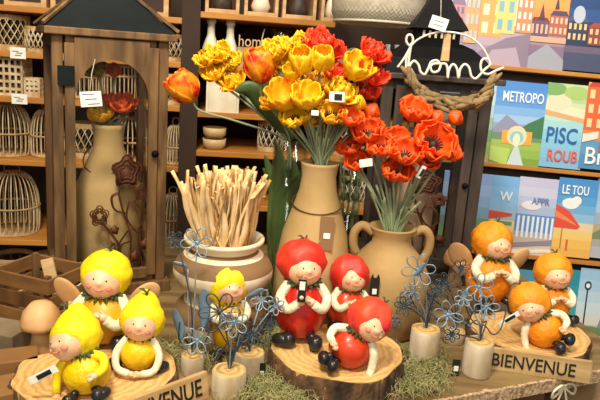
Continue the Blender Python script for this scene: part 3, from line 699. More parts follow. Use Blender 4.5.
# tag + peg on the black lantern
SYp = 1.39
def sg(px, py, Y=SYp): return at(370+px/3.636, py/3.636, Y)
p = sg(250, 85, 1.38)
tg = thing('hanging_price_tag', 'white price tag hanging by a string from the peak of the black lantern', 'price tag', p, 0, None, (0, R(14), R(-8)))
MB().box((0, 0, 0), (.036, .0012, .026)).build('card', M_white, tg, smooth=False)
f = MB()
for q in range(2): f.box((0, -.001, .004-.008*q), (.02, .0006, .0014))
f.build('writing', mat('pencil', ''), tg, smooth=False)
MB().tube([(0, 0, .012), (-.012, .03, .05), (-.018, .07, .09)], .0007, 4).build('string', M_cream, tg)
p0 = sg(262, 122); p1 = sg(272, 222)
t = thing('wooden_peg', 'pale wooden peg hanging inside the arch of the wire word sign', 'peg', p1, 0)
MB().prism([(-.009, 0), (.009, 0), (.007, (p0-p1).z), (-.007, (p0-p1).z)], .006).build('peg_body', M_pale, t, smooth=False, bevel=.001)
# wire word sign
t = thing('wire_word_sign', 'white wire sign spelling home under an arch on the black lantern', 'sign', sg(280, 290), 0)
org = sg(280, 290)
def wire(name, pts, r=.0026, m_=M_whitewire): return MB().tube(smoothpath([sg(a_, b_)-org for a_, b_ in pts], 5), r, 7).build(name, m_, t)
wire('arch', [(100, 245), (122, 215), (142, 180), (156, 148), (150, 128), (136, 130), (132, 150), (142, 165), (150, 160)])
wire('arch', [(135, 290), (130, 240), (136, 195), (160, 155), (205, 128), (262, 116), (325, 122), (375, 142), (412, 178), (432, 215), (436, 240)], .0022)
wire('word', [(150, 160), (142, 210), (136, 270), (136, 288), (140, 250), (158, 222), (176, 236), (184, 262), (200, 270), (212, 248), (222, 226), (242, 220), (256, 236), (248, 258), (228, 262), (220, 244), (232, 232), (258, 232), (276, 234), (282, 256), (282, 284), (288, 252), (302, 234), (316, 250), (322, 284), (328, 252), (344, 234), (360, 246), (368, 276), (384, 286), (402, 270), (418, 252), (436, 236), (430, 216), (410, 216), (402, 238), (408, 262), (430, 270), (456, 258), (486, 246)], .0028)
# driftwood garland
t = thing('driftwood_garland', 'swag of pale driftwood pieces hanging below the wire word sign', 'garland', sg(280, 330, 1.37), 0)
org2 = sg(280, 330, 1.37)
gp = smoothpath([sg(a_, b_, 1.375)-org2 for a_, b_ in [(140, 275), (160, 310), (200, 350), (250, 370), (310, 378), (370, 368), (420, 345), (440, 300)]], 8)
for i in range(0, len(gp)-1):
    for k in range(2):
        a_ = gp[i]+V((random.uniform(-.004, .004), random.uniform(-.012, .008), random.uniform(-.012, .012))); d = (gp[i+1]-gp[i]).normalized()
        d = (d+V((random.uniform(-.5, .5), random.uniform(-.4, .4), random.uniform(-.5, .5)))).normalized()*random.uniform(.012, .024)
        MB().tube([a_-d, a_-d*.3, a_+d*.4, a_+d], [.003, .0065, .006, .002], 6).build('driftwood_piece', M_drift, t)
MB().tube(gp, .003, 5).build('core_cord', M_drift, t)

# ---------------------------------------------------------------- flowers
def petal(f, ang, L, W, e0, e1, ruf=0, curv=.35, base=.004, nu=4, nv=7, ph=0, tip=.75):
    r_, z = base, 0; rows = []
    ca, sa = math.cos(ang), math.sin(ang)
    for j in range(nv+1):
        t_ = j/nv; e = e0+(e1-e0)*t_
        if j: r_ += math.cos(e)*L/nv; z += math.sin(e)*L/nv
        w_ = W*(math.sin(PI*min(1, t_*.87+.06)**tip)**.62)+.0008
        row = []
        for k in range(-nu, nu+1):
            u = k/nu; inw = curv*w_*u*u
            nx, nz = -math.sin(e), math.cos(e)
            rr = r_+nx*inw+ruf*t_*math.sin(u*7+ph+t_*5)*L; zz = z+nz*inw+ruf*t_*math.cos(u*6+ph)*L*.8
            row.append(f.bm.verts.new(V((ca*rr-sa*u*w_, sa*rr+ca*u*w_, zz))))
        rows.append(row)
    for j in range(nv):
        for k in range(2*nu): f._f([rows[j][k], rows[j][k+1], rows[j+1][k+1], rows[j+1][k]])
def blossom_mesh(kind, seed):
    rd = random.Random(seed); f = MB()
    if kind == 'tulip':
        for l in range(2):
            for i in range(3): petal(f, (i+l*.5)*2*PI/3+rd.uniform(-.1, .1), 1.7, .68, R(25), R(112-8*l), .02, .5, .08, ph=i)
        z = 1.25
    elif kind == 'open':
        for l in range(2):
            for i in range(3): petal(f, (i+l*.5)*2*PI/3+rd.uniform(-.15, .15), 1.6, .66, R(22), R(88-6*l+rd.uniform(-8, 8)), .03, .45, .08, ph=i)
    elif kind == 'ruffle':
        for l in range(4):
            n = 5 if l < 3 else 4
            for i in range(n): petal(f, (i+l*.5)*2*PI/n+rd.uniform(-.3, .3), 1.35-.12*l+rd.uniform(-.15, .15), .52, R(8+14*l), R(66+18*l+rd.uniform(-15, 12)), .085, .25, .05, ph=rd.uniform(0, 6), nv=6, nu=3)
    elif kind == 'poppy':
        for l in range(2):
            n = 4 if l == 0 else 3
            for i in range(n): petal(f, (i+l*.5)*2*PI/n+rd.uniform(-.2, .2), 1.35-.12*l, .82, R(8+8*l), R(74+16*l+rd.uniform(-8, 10)), .075, .3, .05, ph=rd.uniform(0, 6), tip=1.2)
    elif kind == 'bud':
        for i in range(5): petal(f, i*2*PI/5, 1.9, .72, R(5), R(165), .01, .5, .04, ph=i)
    me = bpy.data.meshes.new(kind); f.bm.to_mesh(me); f.bm.free()
    for p_ in me.polygons: p_.use_smooth = True
    return me
BM_ = {k: [blossom_mesh(k, s_*7+3) for s_ in range(3)] for k in ('tulip', 'open', 'ruffle', 'poppy', 'bud')}
CEN = {'tulip': .75, 'open': .75, 'ruffle': .55, 'poppy': .6, 'bud': .75}
fcount = [0]
def flower(px, py, rpx, Y, mouth, kind, mtl, label, group=None, tilt=None, droot=.06, name=None, leaf=0, seedhead=False, bend=.3, cat='flower'):
    fcount[0] += 1; i = fcount[0]
    hc = at(px, py, Y); r_ = rpx*mpp(hc)*{'ruffle': 1.3, 'tulip': 1.32, 'open': 1.45, 'poppy': 1.36, 'bud': 1.25}[kind]
    d = (hc-mouth); axis = (d.normalized()+V((0, -.25, .35)) if tilt is None else V(tilt)).normalized()
    base = hc-axis*r_*CEN[kind]
    root = mouth+V((random.uniform(-.006, .006), random.uniform(-.006, .006), -droot))
    t = thing(name or {'tulip': 'artificial_tulip', 'open': 'artificial_tulip', 'ruffle': 'double_tulip', 'poppy': 'artificial_poppy', 'bud': 'artificial_poppy'}[kind], label, cat, root, 0, group)
    me = BM_[kind][i % 3].copy(); me.materials.append(mtl)
    o = bpy.data.objects.new('blossom', me); C.objects.link(o); o.parent = t
    q = axis.to_track_quat('Z', 'Y'); o.rotation_mode = 'QUATERNION'; o.rotation_quaternion = q @ Euler((0, 0, i*1.3)).to_quaternion()
    o.location = base-root; o.scale = (r_,)*3
    so = o.modifiers.new('solid', 'SOLIDIFY'); so.thickness = .035; so.offset = 0
    mid = mouth.lerp(base, .55)+V((0, 0, -.0)); mid = mid*(1-.12*bend)+(base-axis*(base-mouth).length*.35)*(.12*bend)
    pts = [root-root, (mouth+V(((hc-mouth).x*.06, 0, 0)))-root, mid-root, base-axis*r_*.5-root, base+axis*r_*.12-root]
    MB().tube(smoothpath(pts, 5), .0024, 6).build('stem', M_stem, t)
    if seedhead or kind == 'poppy':
        sd = MB(); sd.ell((0, 0, .25), (.24, .24, .24), seg=10, rings=6)
        for k in range(16): a_ = 2*PI*k/16; sd.tube([(0, 0, .15), (math.cos(a_)*.4, math.sin(a_)*.4, .46)], .035, 4)
        sdo = sd.build('seed_centre', M_seed, o)
    return t
def tiny_tag(px, py, Y, label, w_=.02, h_=.013, dark=True, rz=0, ry=0, name='price_tag'):
    p = at(px, py, Y); t = thing(name, label, 'price tag', p, 0, None, (0, ry, rz))
    MB().box((0, 0, 0), (w_, .0014, h_), None).build('card', M_white, t, smooth=False, bevel=.0006)
    if dark: MB().box((.002, -.0011, 0), (w_*.5, .0008, h_*.6)).build('print', M_ink, t, smooth=False)
    return t
# bottle at centre
bc = on(308, 322); 
BY = bc.y
tb = thing('clay_bottle', 'tall beige clay bottle vase with brown hanging tag holding yellow tulips', 'vase', bc, 0)
mB = at(315, 162, BY); bh = mB.z; r_ = 38*mpp(at(312, 260, BY))
MB().lathe([(0, 0), (r_*.8, 0), (r_*.93, bh*.05), (r_, bh*.2), (r_*.97, bh*.4), (r_*.84, bh*.58), (r_*.62, bh*.73), (r_*.48, bh*.84), (r_*.44, bh*.92), (r_*.48, bh*.985), (r_*.5, bh), (r_*.42, bh), (r_*.38, bh*.92), (0, bh*.85)], 44).build('bottle_body', M_beige, tb)
cz = bh*.76; cr = r_*.59
MB().tube([(math.cos(2*PI*j/30)*(cr+.004), math.sin(2*PI*j/30)*(cr+.004), cz+.012*math.sin(2*PI*j/30)) for j in range(30)], .0013, 5, closed=True).build('neck_cord', M_shelfd, tb)
pt = at(323, 218, BY)
hang = MX.Translation(V((.018, -r_*.87, bh*.53))) @ Euler((R(-14), R(3), R(6))).to_matrix().to_4x4()
f = MB(); f.prism([(-.012, 0), (.014, 0), (.014, .062), (-.012, .062)], .002, hang); tg = f.build('hanging_tag', M_taupe, tb, smooth=False)
MB().prism([(-.004, .022), (.008, .022), (.008, .032), (-.004, .032)], .001, MX.Translation(V((0, -.0015, 0))) @ hang).build('price_sticker', M_white, tg, smooth=False)
mouth = bc+V((0, 0, bh-.004)); G = 'yellow and orange tulips in the tall clay bottle'
ylist = [(277, 50, 13, 0, 'ruffle', 0, 'ruffled yellow bloom at the upper left of the clay bottle bouquet'),
 (302, 62, 14, -.04, 'tulip', 0, 'smooth yellow tulip facing front left of the topmost red bloom'), (322, 60, 13, -.05, 'tulip', 0, 'smooth yellow tulip directly under the topmost red bloom'),
 (292, 72, 8, -.03, 'open', 0, 'small yellow bloom below the left smooth tulip'), (357, 68, 13, -.03, 'open', 0, 'yellow tulip at right between the red ruffled blooms'),
 (284, 96, 15, -.04, 'open', 1, 'large open golden tulip at left of the clay bottle bouquet'), (307, 97, 13, -.06, 'open', 0, 'golden tulip in the middle above the clay bottle stems'),
 (294, 117, 12, -.04, 'poppy', 0, 'low wide yellow bloom nearest the bottle neck at left'), (342, 92, 15, -.03, 'ruffle', 0, 'large yellow bloom behind the round black and white tag'),
 (358, 102, 10, -.03, 'bud', 0, 'round yellow bud right of the round tag'), (332, 113, 12, -.05, 'poppy', 1, 'low yellow bloom under the round tag'),
 (300, 45, 12, .03, 'ruffle', 0, 'ruffled yellow bloom at the top left of the red bloom'), (268, 72, 12, .03, 'ruffle', 1, 'golden ruffled bloom right of the large flame tulip'),
 (318, 82, 11, .0, 'ruffle', 1, 'golden ruffled bloom in the heart of the clay bottle bouquet'), (270, 102, 10, .01, 'ruffle', 1, 'golden bloom at the lower left edge of the bouquet'),
 (300, 84, 11, .02, 'ruffle', 0, 'ruffled yellow bloom above the middle golden tulip'), (318, 100, 11, .0, 'ruffle', 0, 'ruffled yellow bloom left of the round tag'), (345, 116, 10, .0, 'open', 0, 'low yellow bloom below the round tag at right'),
 (285, 62, 11, .03, 'ruffle', 0, 'ruffled yellow bloom between the flame tulip and the smooth tulips'), (310, 120, 9, .0, 'ruffle', 1, 'lowest golden bloom over the bottle stems'), (328, 68, 10, .03, 'ruffle', 0, 'yellow bloom half hidden behind the right smooth tulip')]
for px, py, rp, dy, kd, mi, lab in ylist:
    flower(px, py, rp, BY+dy, mouth, kd, Y_[mi], lab, None, tilt=((px-315)*.008, -.55, .8) if kd != 'bud' else None)
for px, py, rp, dy, kd, mtl, lab in [(320, 42, 15, .02, 'ruffle', OR_, 'topmost red ruffled bloom of the centre bouquet'), (340, 73, 12, .02, 'ruffle', OR_, 'red ruffled bloom left of the right hand yellow tulip'),
 (373, 51, 14, .0, 'ruffle', OR_, 'red ruffled bloom at the upper right corner of the bouquet'), (374, 74, 14, .0, 'ruffle', OR_, 'red ruffled bloom at the right edge of the centre bouquet'), (368, 90, 12, .03, 'ruffle', OR_, 'red ruffled bloom above the round orange bud'),
 (334, 50, 11, .03, 'ruffle', OR_, 'red ruffled bloom just right of the topmost red bloom'),
 (372, 110, 10, .0, 'bud', PO_, 'round orange bud below the red ruffled blooms'), (351, 117, 11, -.05, 'poppy', PO_, 'orange poppy at the lower right of the yellow blooms')]:
    flower(px, py, rp, BY+dy, mouth, kd, mtl, lab, None, tilt=((px-315)*.008, -.5, .8) if kd != 'bud' else None)
tiny_tag(337, 97, BY-.1, 'round white tag with black centre on the yellow blooms', .026, .017, rz=R(5))
tiny_tag(315, 113, BY-.09, 'small white tag hanging among the yellow flower stems', .013, .009, False)
# plain extra stems
def stemlets(n, mouth, spread, h0, h1, label, group, Yj=.03):
    proto = None
    for i in range(n):
        a_ = spread[0]+(spread[1]-spread[0])*(i+.5)/n+random.uniform(-.03, .03); L = random.uniform(h0, h1)
        pts = smoothpath([(0, 0, 0), (math.sin(a_)*L*.45, 0, L*.5), (math.sin(a_)*L*1.0, random.uniform(-Yj, Yj), L)], 3)
        o = MB().tube(pts, .0022, 5).build('flower_stem', M_stem, loc=mouth+V((random.uniform(-.008, .008), random.uniform(-.01, .01), -.03))); tag(o, label, 'stem', group)
stemlets(16, mouth, (-.3, .3), .08, .12, 'bare pale green stem rising from the tall clay bottle', 'bare stems in the clay bottle')

# jug
jc = on(396, 330); JY = jc.y
mJ = at(391, 226, JY); jh = mJ.z; r_ = 41*mpp(at(396, 290, JY))
tj = thing('clay_jug', 'brown clay jug with two handles holding orange poppies', 'jug', V((mJ.x+.004, JY, 0)), 0); jc = V((mJ.x+.004, JY, 0))
MB().lathe([(0, 0), (r_*.78, 0), (r_*.86, jh*.04), (r_*.97, jh*.25), (r_, jh*.45), (r_*.96, jh*.58), (r_*.82, jh*.7), (r_*.6, jh*.79), (r_*.47, jh*.85), (r_*.46, jh*.92), (r_*.56, jh*.985), (r_*.57, jh), (r_*.5, jh), (r_*.4, jh*.93), (r_*.38, jh*.85), (0, jh*.75)], 44).build('jug_body', M_jug, tj)
for s_ in (-1, 1):
    MB().tube(smoothpath([(s_*r_*.46, 0, jh*.93), (s_*r_*.72, 0, jh*.99), (s_*r_*.9, 0, jh*.92), (s_*r_*.9, 0, jh*.8), (s_*r_*.78, 0, jh*.70)]), .0085, 10).build('handle', M_jug, tj)
f = MB()
for cx, cz, rr in ((.026, .095, .016), (.008, .05, .011)):
    for i in range(6):
        a_ = 2*PI*i/6; pts = []
        for j in range(10):
            b_ = 2*PI*j/10; x = cx+math.cos(a_)*rr*.75+math.cos(b_)*rr*.42; z = cz+math.sin(a_)*rr*.75+math.sin(b_)*rr*.42
            rz_ = r_*(.99 if z > .04 else .93); x_ = max(min(x, rz_*.95), -rz_*.95)
            pts.append((x_, -math.sqrt(rz_**2-x_**2)-.001, z))
        f.tube(pts, .0007, 4, closed=True)
f.build('painted_flowers', M_leafb, tj, label='fine blue flower drawing on the jug belly')
jm = jc+V((0, 0, jh-.004)); 
for px, py, rp, dy, kd, lab in [(415, 110, 14, .02, 'poppy', 'orange poppy at the top of the jug bouquet'), (437, 117, 10, .02, 'bud', 'round orange bud left of the rightmost bud'), (456, 117, 9.5, .03, 'bud', 'rightmost round orange bud of the jug bouquet'),
 (367, 131, 14, -.02, 'poppy', 'orange poppy at the upper left of the jug bouquet'), (350, 145, 11, 0, 'poppy', 'leftmost orange poppy of the jug bouquet'), (381, 146, 12, -.04, 'poppy', 'orange poppy above the white oval tag'),
 (397, 137, 11, 0, 'poppy', 'deep orange poppy in the middle of the jug bouquet'), (406, 152, 15, -.05, 'poppy', 'large orange poppy at the centre front of the jug bouquet'), (435, 142, 17, -.04, 'poppy', 'wide open orange poppy showing its dark centre'),
 (450, 151, 11, 0, 'poppy', 'orange poppy at the right edge of the jug bouquet'), (427, 161, 10, -.02, 'poppy', 'orange poppy under the wide open one beside the slim tag'), (397, 171, 13, -.04, 'poppy', 'lowest orange poppy above the jug stems'), (357, 161, 11, -.01, 'poppy', 'low orange poppy at left under its leftmost neighbour')]:
    til = ((px-393)*.008, -.45, .85)
    if px == 435: til = (.1, -.85, .55)
    flower(px, py, rp, JY+dy, jm, kd, PO_, lab, None, tilt=til)
stemlets(24, jm, (-.5, .5), .07, .12, 'bare pale green stem rising from the two-handled jug', 'bare stems in the jug')
tiny_tag(366, 163, JY-.06, 'white oval tag at left under the jug poppies', .024, .014, False, rz=R(10), ry=R(-10))
tiny_tag(421, 172, JY-.06, 'slim white tag at right under the jug poppies', .009, .024, True, ry=R(25))
tj2 = thing('black_price_clip', 'black upright price clip standing before the jug', 'price tag', jc+V((-.034, -r_-.002, .0)), 0)
MB().prism([(-.008, .085), (.008, .085), (.008, .133), (.005, .141), (.002, .133), (-.003, .133), (-.005, .141), (-.008, .133)], .003).tube([(0, .0015, 0), (0, .0015, .087)], .0012, 5).build('clip_body', M_ink, tj2, smooth=False)
MB().box((0, -.001, .108), (.008, .001, .01)).build('sticker', M_white, tj2, smooth=False)

# glass vase behind with leaves
gc = on(281, 296); GY = gc.y; gh = at(279, 138, GY).z
tg = thing('glass_vase', 'tall clear glass vase with dark leaves behind the clay bottle', 'vase', gc, 0)
MB().lathe([(0, .0), (.034, .0), (.036, .006), (.036, gh), (.0335, gh), (.0335, .012), (0, .009)], 32).build('vase_glass', GLASS, tg)
gm = gc+V((0, 0, gh-.003))
def big_leaf(name, pts, w_, parent, m_=M_leaf):
    f = MB(); P = smoothpath(pts, 6); n = len(P); rows = []
    for i, p in enumerate(P):
        t_ = i/(n-1); ww = w_*math.sin(PI*min(1, t_*.95+.04))**.8
        d = (P[min(i+1, n-1)]-P[max(i-1, 0)]).normalized(); sd = d.cross(V((0, 1, .2))).normalized(); nn = sd.cross(d)
        rows.append([f.bm.verts.new(p+sd*ww*u+nn*(abs(u)*ww*.35)) for u in (-1, -.5, 0, .5, 1)])
    for i in range(n-1):
        for k in range(4): f._f([rows[i][k], rows[i][k+1], rows[i+1][k+1], rows[i+1][k]])
    return f.build(name, m_, parent, solid=.0012)
f1 = flower(184, 88, 17, GY-.06, gm, 'tulip', TU_, 'flame coloured tulip leaning far left beside the wooden lantern', None, tilt=(-.55, -.2, .75), bend=1)
f2 = flower(260, 66, 18, GY-.12, gm, 'tulip', TU_, 'large flame coloured tulip standing upright left of centre', None, tilt=(-.08, -.2, 1))
for fl, pts, w_ in ((f1, [(0, 0, .06), (-.045, -.02, .14), (-.06, -.03, .2), (-.05, -.03, .26)], .02), (f2, [(0, 0, .06), (-.02, -.03, .15), (-.012, -.03, .22), (.006, -.03, .25)], .023), (f2, [(0, 0, .06), (-.05, -.03, .12), (-.085, -.05, .16), (-.115, -.05, .155)], .018)):
    big_leaf('leaf', pts, w_, fl)
for i in range(9):
    a_ = i*2*PI/9
    tl = thing('tulip_leaf', 'long dark green leaf standing in the glass vase', 'leaf', gc+V((math.cos(a_)*.014, math.sin(a_)*.014, .014)), 0, 'leaves in the glass vase')
    big_leaf('blade', [(0, 0, 0), (math.cos(a_)*.006, math.sin(a_)*.006, .1), (math.cos(a_)*.01, math.sin(a_)*.01, .2), (math.cos(a_+1)*.05, math.sin(a_)*.02, .26+.03*(i % 3))], .019, tl)
for px, py, rp, lab in ((206, 58, 11, 'double yellow bloom at far left of its cluster'), (220, 53, 11, 'topmost double yellow bloom of the left cluster'), (214, 73, 10, 'double yellow bloom in the middle of the left cluster'), (232, 80, 12, 'lowest double yellow bloom of the left cluster'), (231, 62, 10, 'double yellow bloom nearest the upright flame tulip')):
    flower(px, py, rp, GY-.01, gm, 'ruffle', Y_[0], lab, None, tilt=(-.3, -.6, .6), name='double_daffodil', bend=.6)
# second small glass vase at right of bottle
gc2 = on(340, 300); gh2 = at(338, 158, gc2.y).z
tg = thing('glass_vase', 'slim clear glass vase with wired white tag between bottle and jug', 'vase', gc2, 0)
MB().lathe([(0, 0), (.024, 0), (.026, .006), (.024, gh2), (.022, gh2), (.024, .01), (0, .008)], 26).build('vase_glass', GLASS, tg)
MB().tube([(math.cos(2*PI*j/20)*.0255, math.sin(2*PI*j/20)*.0255, gh2-.01) for j in range(20)], .0012, 4, closed=True).build('rim_wire', M_wire, tg)
MB().box((-.012, -.03, gh2-.012), (.016, .002, .012), Euler((0, R(25), 0)).to_matrix()).build('tag', M_white, tg, smooth=False)
for i in range(8):
    a_ = i*2*PI/8
    tl = thing('eucalyptus_sprig', 'thin grey green sprig standing in the slim glass vase', 'sprig', gc2+V((math.cos(a_)*.008, math.sin(a_)*.008, .0125)), 0, 'sprigs in the slim glass vase')
    f = MB().tube([(0, 0, 0), (math.cos(a_)*.005, math.sin(a_)*.005, gh2*.6), (math.cos(a_)*.02, math.sin(a_)*.02, gh2*1.06)], .0014, 5)
    f.build('stem', M_stem, tl)
    f = MB()
    for j in range(7): f.ell((math.cos(a_)*.006, math.sin(a_)*.006, gh2*(.15+.11*j)), (.006, .002, .009), Euler((0, R(40*(-1)**j), a_)).to_matrix(), 6, 4)
    f.build('leaves', M_leaf, tl)

# flowers in the wooden lantern bottle
wm = lc+Euler((0, 0, LY)).to_matrix() @ V((.010, 0, .0255+WBH-.005)); WY = wm.y
for px, py, rp, kd, mtl, lab in ((114, 69, 9, 'bud', mat('rust_petal', 'cc541c', 'a83812', 2, .6), 'rust orange round bloom at the top inside the wooden lantern'), (96, 70, 9, 'ruffle', mat('olive_yellow', 'c4a81c', 'a08418', 2, .6), 'olive yellow bloom inside the top of the wooden lantern'),
        (122, 104, 12, 'ruffle', mat('brick_petal', 'd8581a', 'b63a10', 2, .6), 'brick orange ruffled bloom inside the wooden lantern'), (101, 114, 10, 'poppy', Y_[1], 'yellow bloom on the bottle mouth inside the wooden lantern'), (111, 100, 9, 'ruffle', mat('brick_petal', ''), 'orange bloom behind the white handwritten tag')):
    flower(px, py, rp, WY-.02, wm, kd, mtl, lab, None, tilt=((px-108)*.015, -.4, .8))
f = None
for i, (dx, dz, lab) in enumerate(((-.02, .05, 'grey dried seed head at left inside the wooden lantern'), (.035, .03, 'grey dried seed head at right inside the wooden lantern'))):
    t = thing('dried_sprig', lab, 'sprig', wm+V((0, 0, -.05)), 0)
    MB().tube([(0, 0, 0), (dx*.5, 0, .05), (dx, -.01, .05+dz)], .0015, 5).build('stem', M_stem, t)
    g = MB()
    for k in range(12): g.ell((dx+random.uniform(-.012, .012), -.01+random.uniform(-.01, .01), .05+dz+random.uniform(-.01, .015)), .0045, None, 6, 4)
    g.build('seed_head', mat('grey_seed', '8f866c', '6a624c', 20, .7), t)

# ---------------------------------------------------------------- striped vase with dried stalks
vc = on(226, 336); vY = vc.y; vr = at(219, 236, vY); vh = vr.z; k = mpp(vr)
tv = thing('striped_vase', 'cream clay vase with taupe bands and double belly holding dried stalks', 'vase', V((vr.x+.010, vY, 0)), 0); vc = V((vr.x+.010, vY, 0))
prof = [(0, 0), (.058, 0), (.068, .02), (.075, .045), (.074, .065), (.062, .078), (.048, .085), (.046, .093), (.055, .101), (.072, .112), (.08, .128), (.08, .142), (.074, .155), (.064, .166), (.056, .172), (.054, .178), (.058, .185), (.064, .192), (.064, .198), (.058, .198), (.05, .18), (.05, .17), (0, .16)]
sc_ = vh/.198; rs = 44*k/.064*.97
rs = (50*k)/.08
prof = [(a_*rs, b_*sc_) for a_, b_ in prof]
mis = [0, 0, 0, 1, 1, 0, 0, 1, 0, 0, 0, 1, 1, 0, 1, 0, 0, 0, 0, 0, 0, 0]
MB().lathe(prof, 48, mis=mis).build('vase_body', [mat('vase_cream', 'f0e2c8', 'dcc7a2', 10, .65, bump=.2, bscale=50), M_taupe], tv)
vm = vc+V((0, 0, vh)); protos = []
for v_ in range(6):
    f = MB(); L = .152; w_ = .0038 if v_ % 2 else .003; rows = []
    cv = (v_-2.5)*.006
    for j in range(9):
        t_ = j/8; tw = t_*(v_-2)*.5; x = cv*math.sin(PI*t_); 
        if v_ == 5: x += .02*max(0, t_-.7)/.3; 
        z = L*t_ - (.02*max(0, t_-.85)/.15 if v_ == 5 else 0)
        ww = w_*(1+.35*math.sin(t_*9+v_))
        rows.append([f.bm.verts.new(V((x+math.cos(tw)*ww*u, math.sin(tw)*ww*u+.0012*abs(u), z))) for u in (-1, 0, 1)])
    for j in range(8):
        for q in range(2): f._f([rows[j][q], rows[j][q+1], rows[j+1][q+1], rows[j+1][q]])
    o = f.build('dried_stalk', M_straw if v_ not in (2, 4) else M_straw2, solid=.0016); protos.append(o)
NST = 180
for i in range(NST):
    o = protos[i % 6] if i < 6 else protos[i % 6].copy()
    if i >= 6: C.objects.link(o)
    rr = math.sqrt((i+.5)/NST); a_ = i*2.39996
    fx, fy_ = math.cos(a_)*rr, math.sin(a_)*rr
    o.location = vm+V((fx*.033*rs, fy_*.032*rs, -.03*1))
    o.rotation_euler = (-fy_*.22+random.uniform(-.06, .06), fx*.40-.06+random.uniform(-.06, .06), i*.7)
    s_ = random.uniform(.88, 1.04); o.scale = (1.1, 1, s_*1.0)
    tag(o, 'dry straw coloured flat stalk standing in the striped vase', 'dried stalk', 'dried stalks in the striped vase')

# ---------------------------------------------------------------- wood slices
def slab_slice(c, rx, ry, h, label, rz=0, wob=.16, seg=56):
    t = thing('wood_slice', label, 'wood slice', V((c.x, c.y, 0)), rz)
    MB().lathe([(0, h), (rx*.955, h), (rx*.955, .003), (0, .003)], seg, (0, 0, 0), 1, ry/rx, wob).build('sawn_disc', M_disc, t, smooth=False)
    f = MB(); rows = []
    for j in range(6):
        z = h*j/5*.98; row = []
        for k in range(seg*3):
            a_ = 2*PI*k/(seg*3); w_ = 1+wob*NZ.noise(V((math.cos(a_)*1.6, math.sin(a_)*1.6, 3)))
            g = .966+.03*NZ.noise(V((math.cos(a_)*16, math.sin(a_)*16, z*60)))+.03*NZ.noise(V((math.cos(a_)*40, math.sin(a_)*40, z*25)))+(.012 if 0 < j < 5 else 0)
            row.append(f.bm.verts.new(V((math.cos(a_)*rx*w_*g, math.sin(a_)*ry*w_*g, z))))
        rows.append(row)
    inner_t = [f.bm.verts.new(V((v.co.x*.975, v.co.y*.975, v.co.z))) for v in rows[-1]]
    n = seg*3
    for j in range(5):
        for k in range(n): f._f([rows[j][k], rows[j][(k+1) % n], rows[j+1][(k+1) % n], rows[j+1][k]])
    for k in range(n): f._f([rows[-1][k], rows[-1][(k+1) % n], inner_t[(k+1) % n], inner_t[k]])
    f.build('bark', M_bark, t, smooth=False); return t
SZ = .042
sc1 = on(337, 349, SZ); slab_slice(sc1, .116, .105, SZ, 'thick round bark-edged wood slice under the red figurines')
scL = on(97, 372, .03); slab_slice(scL, .125, .105, .03, 'round bark-edged wood slice under the yellow figurines', rz=R(20))
scR = on(529, 331, .034); slab_slice(scR, .118, .10, .034, 'round bark-edged wood slice under the orange figurines')

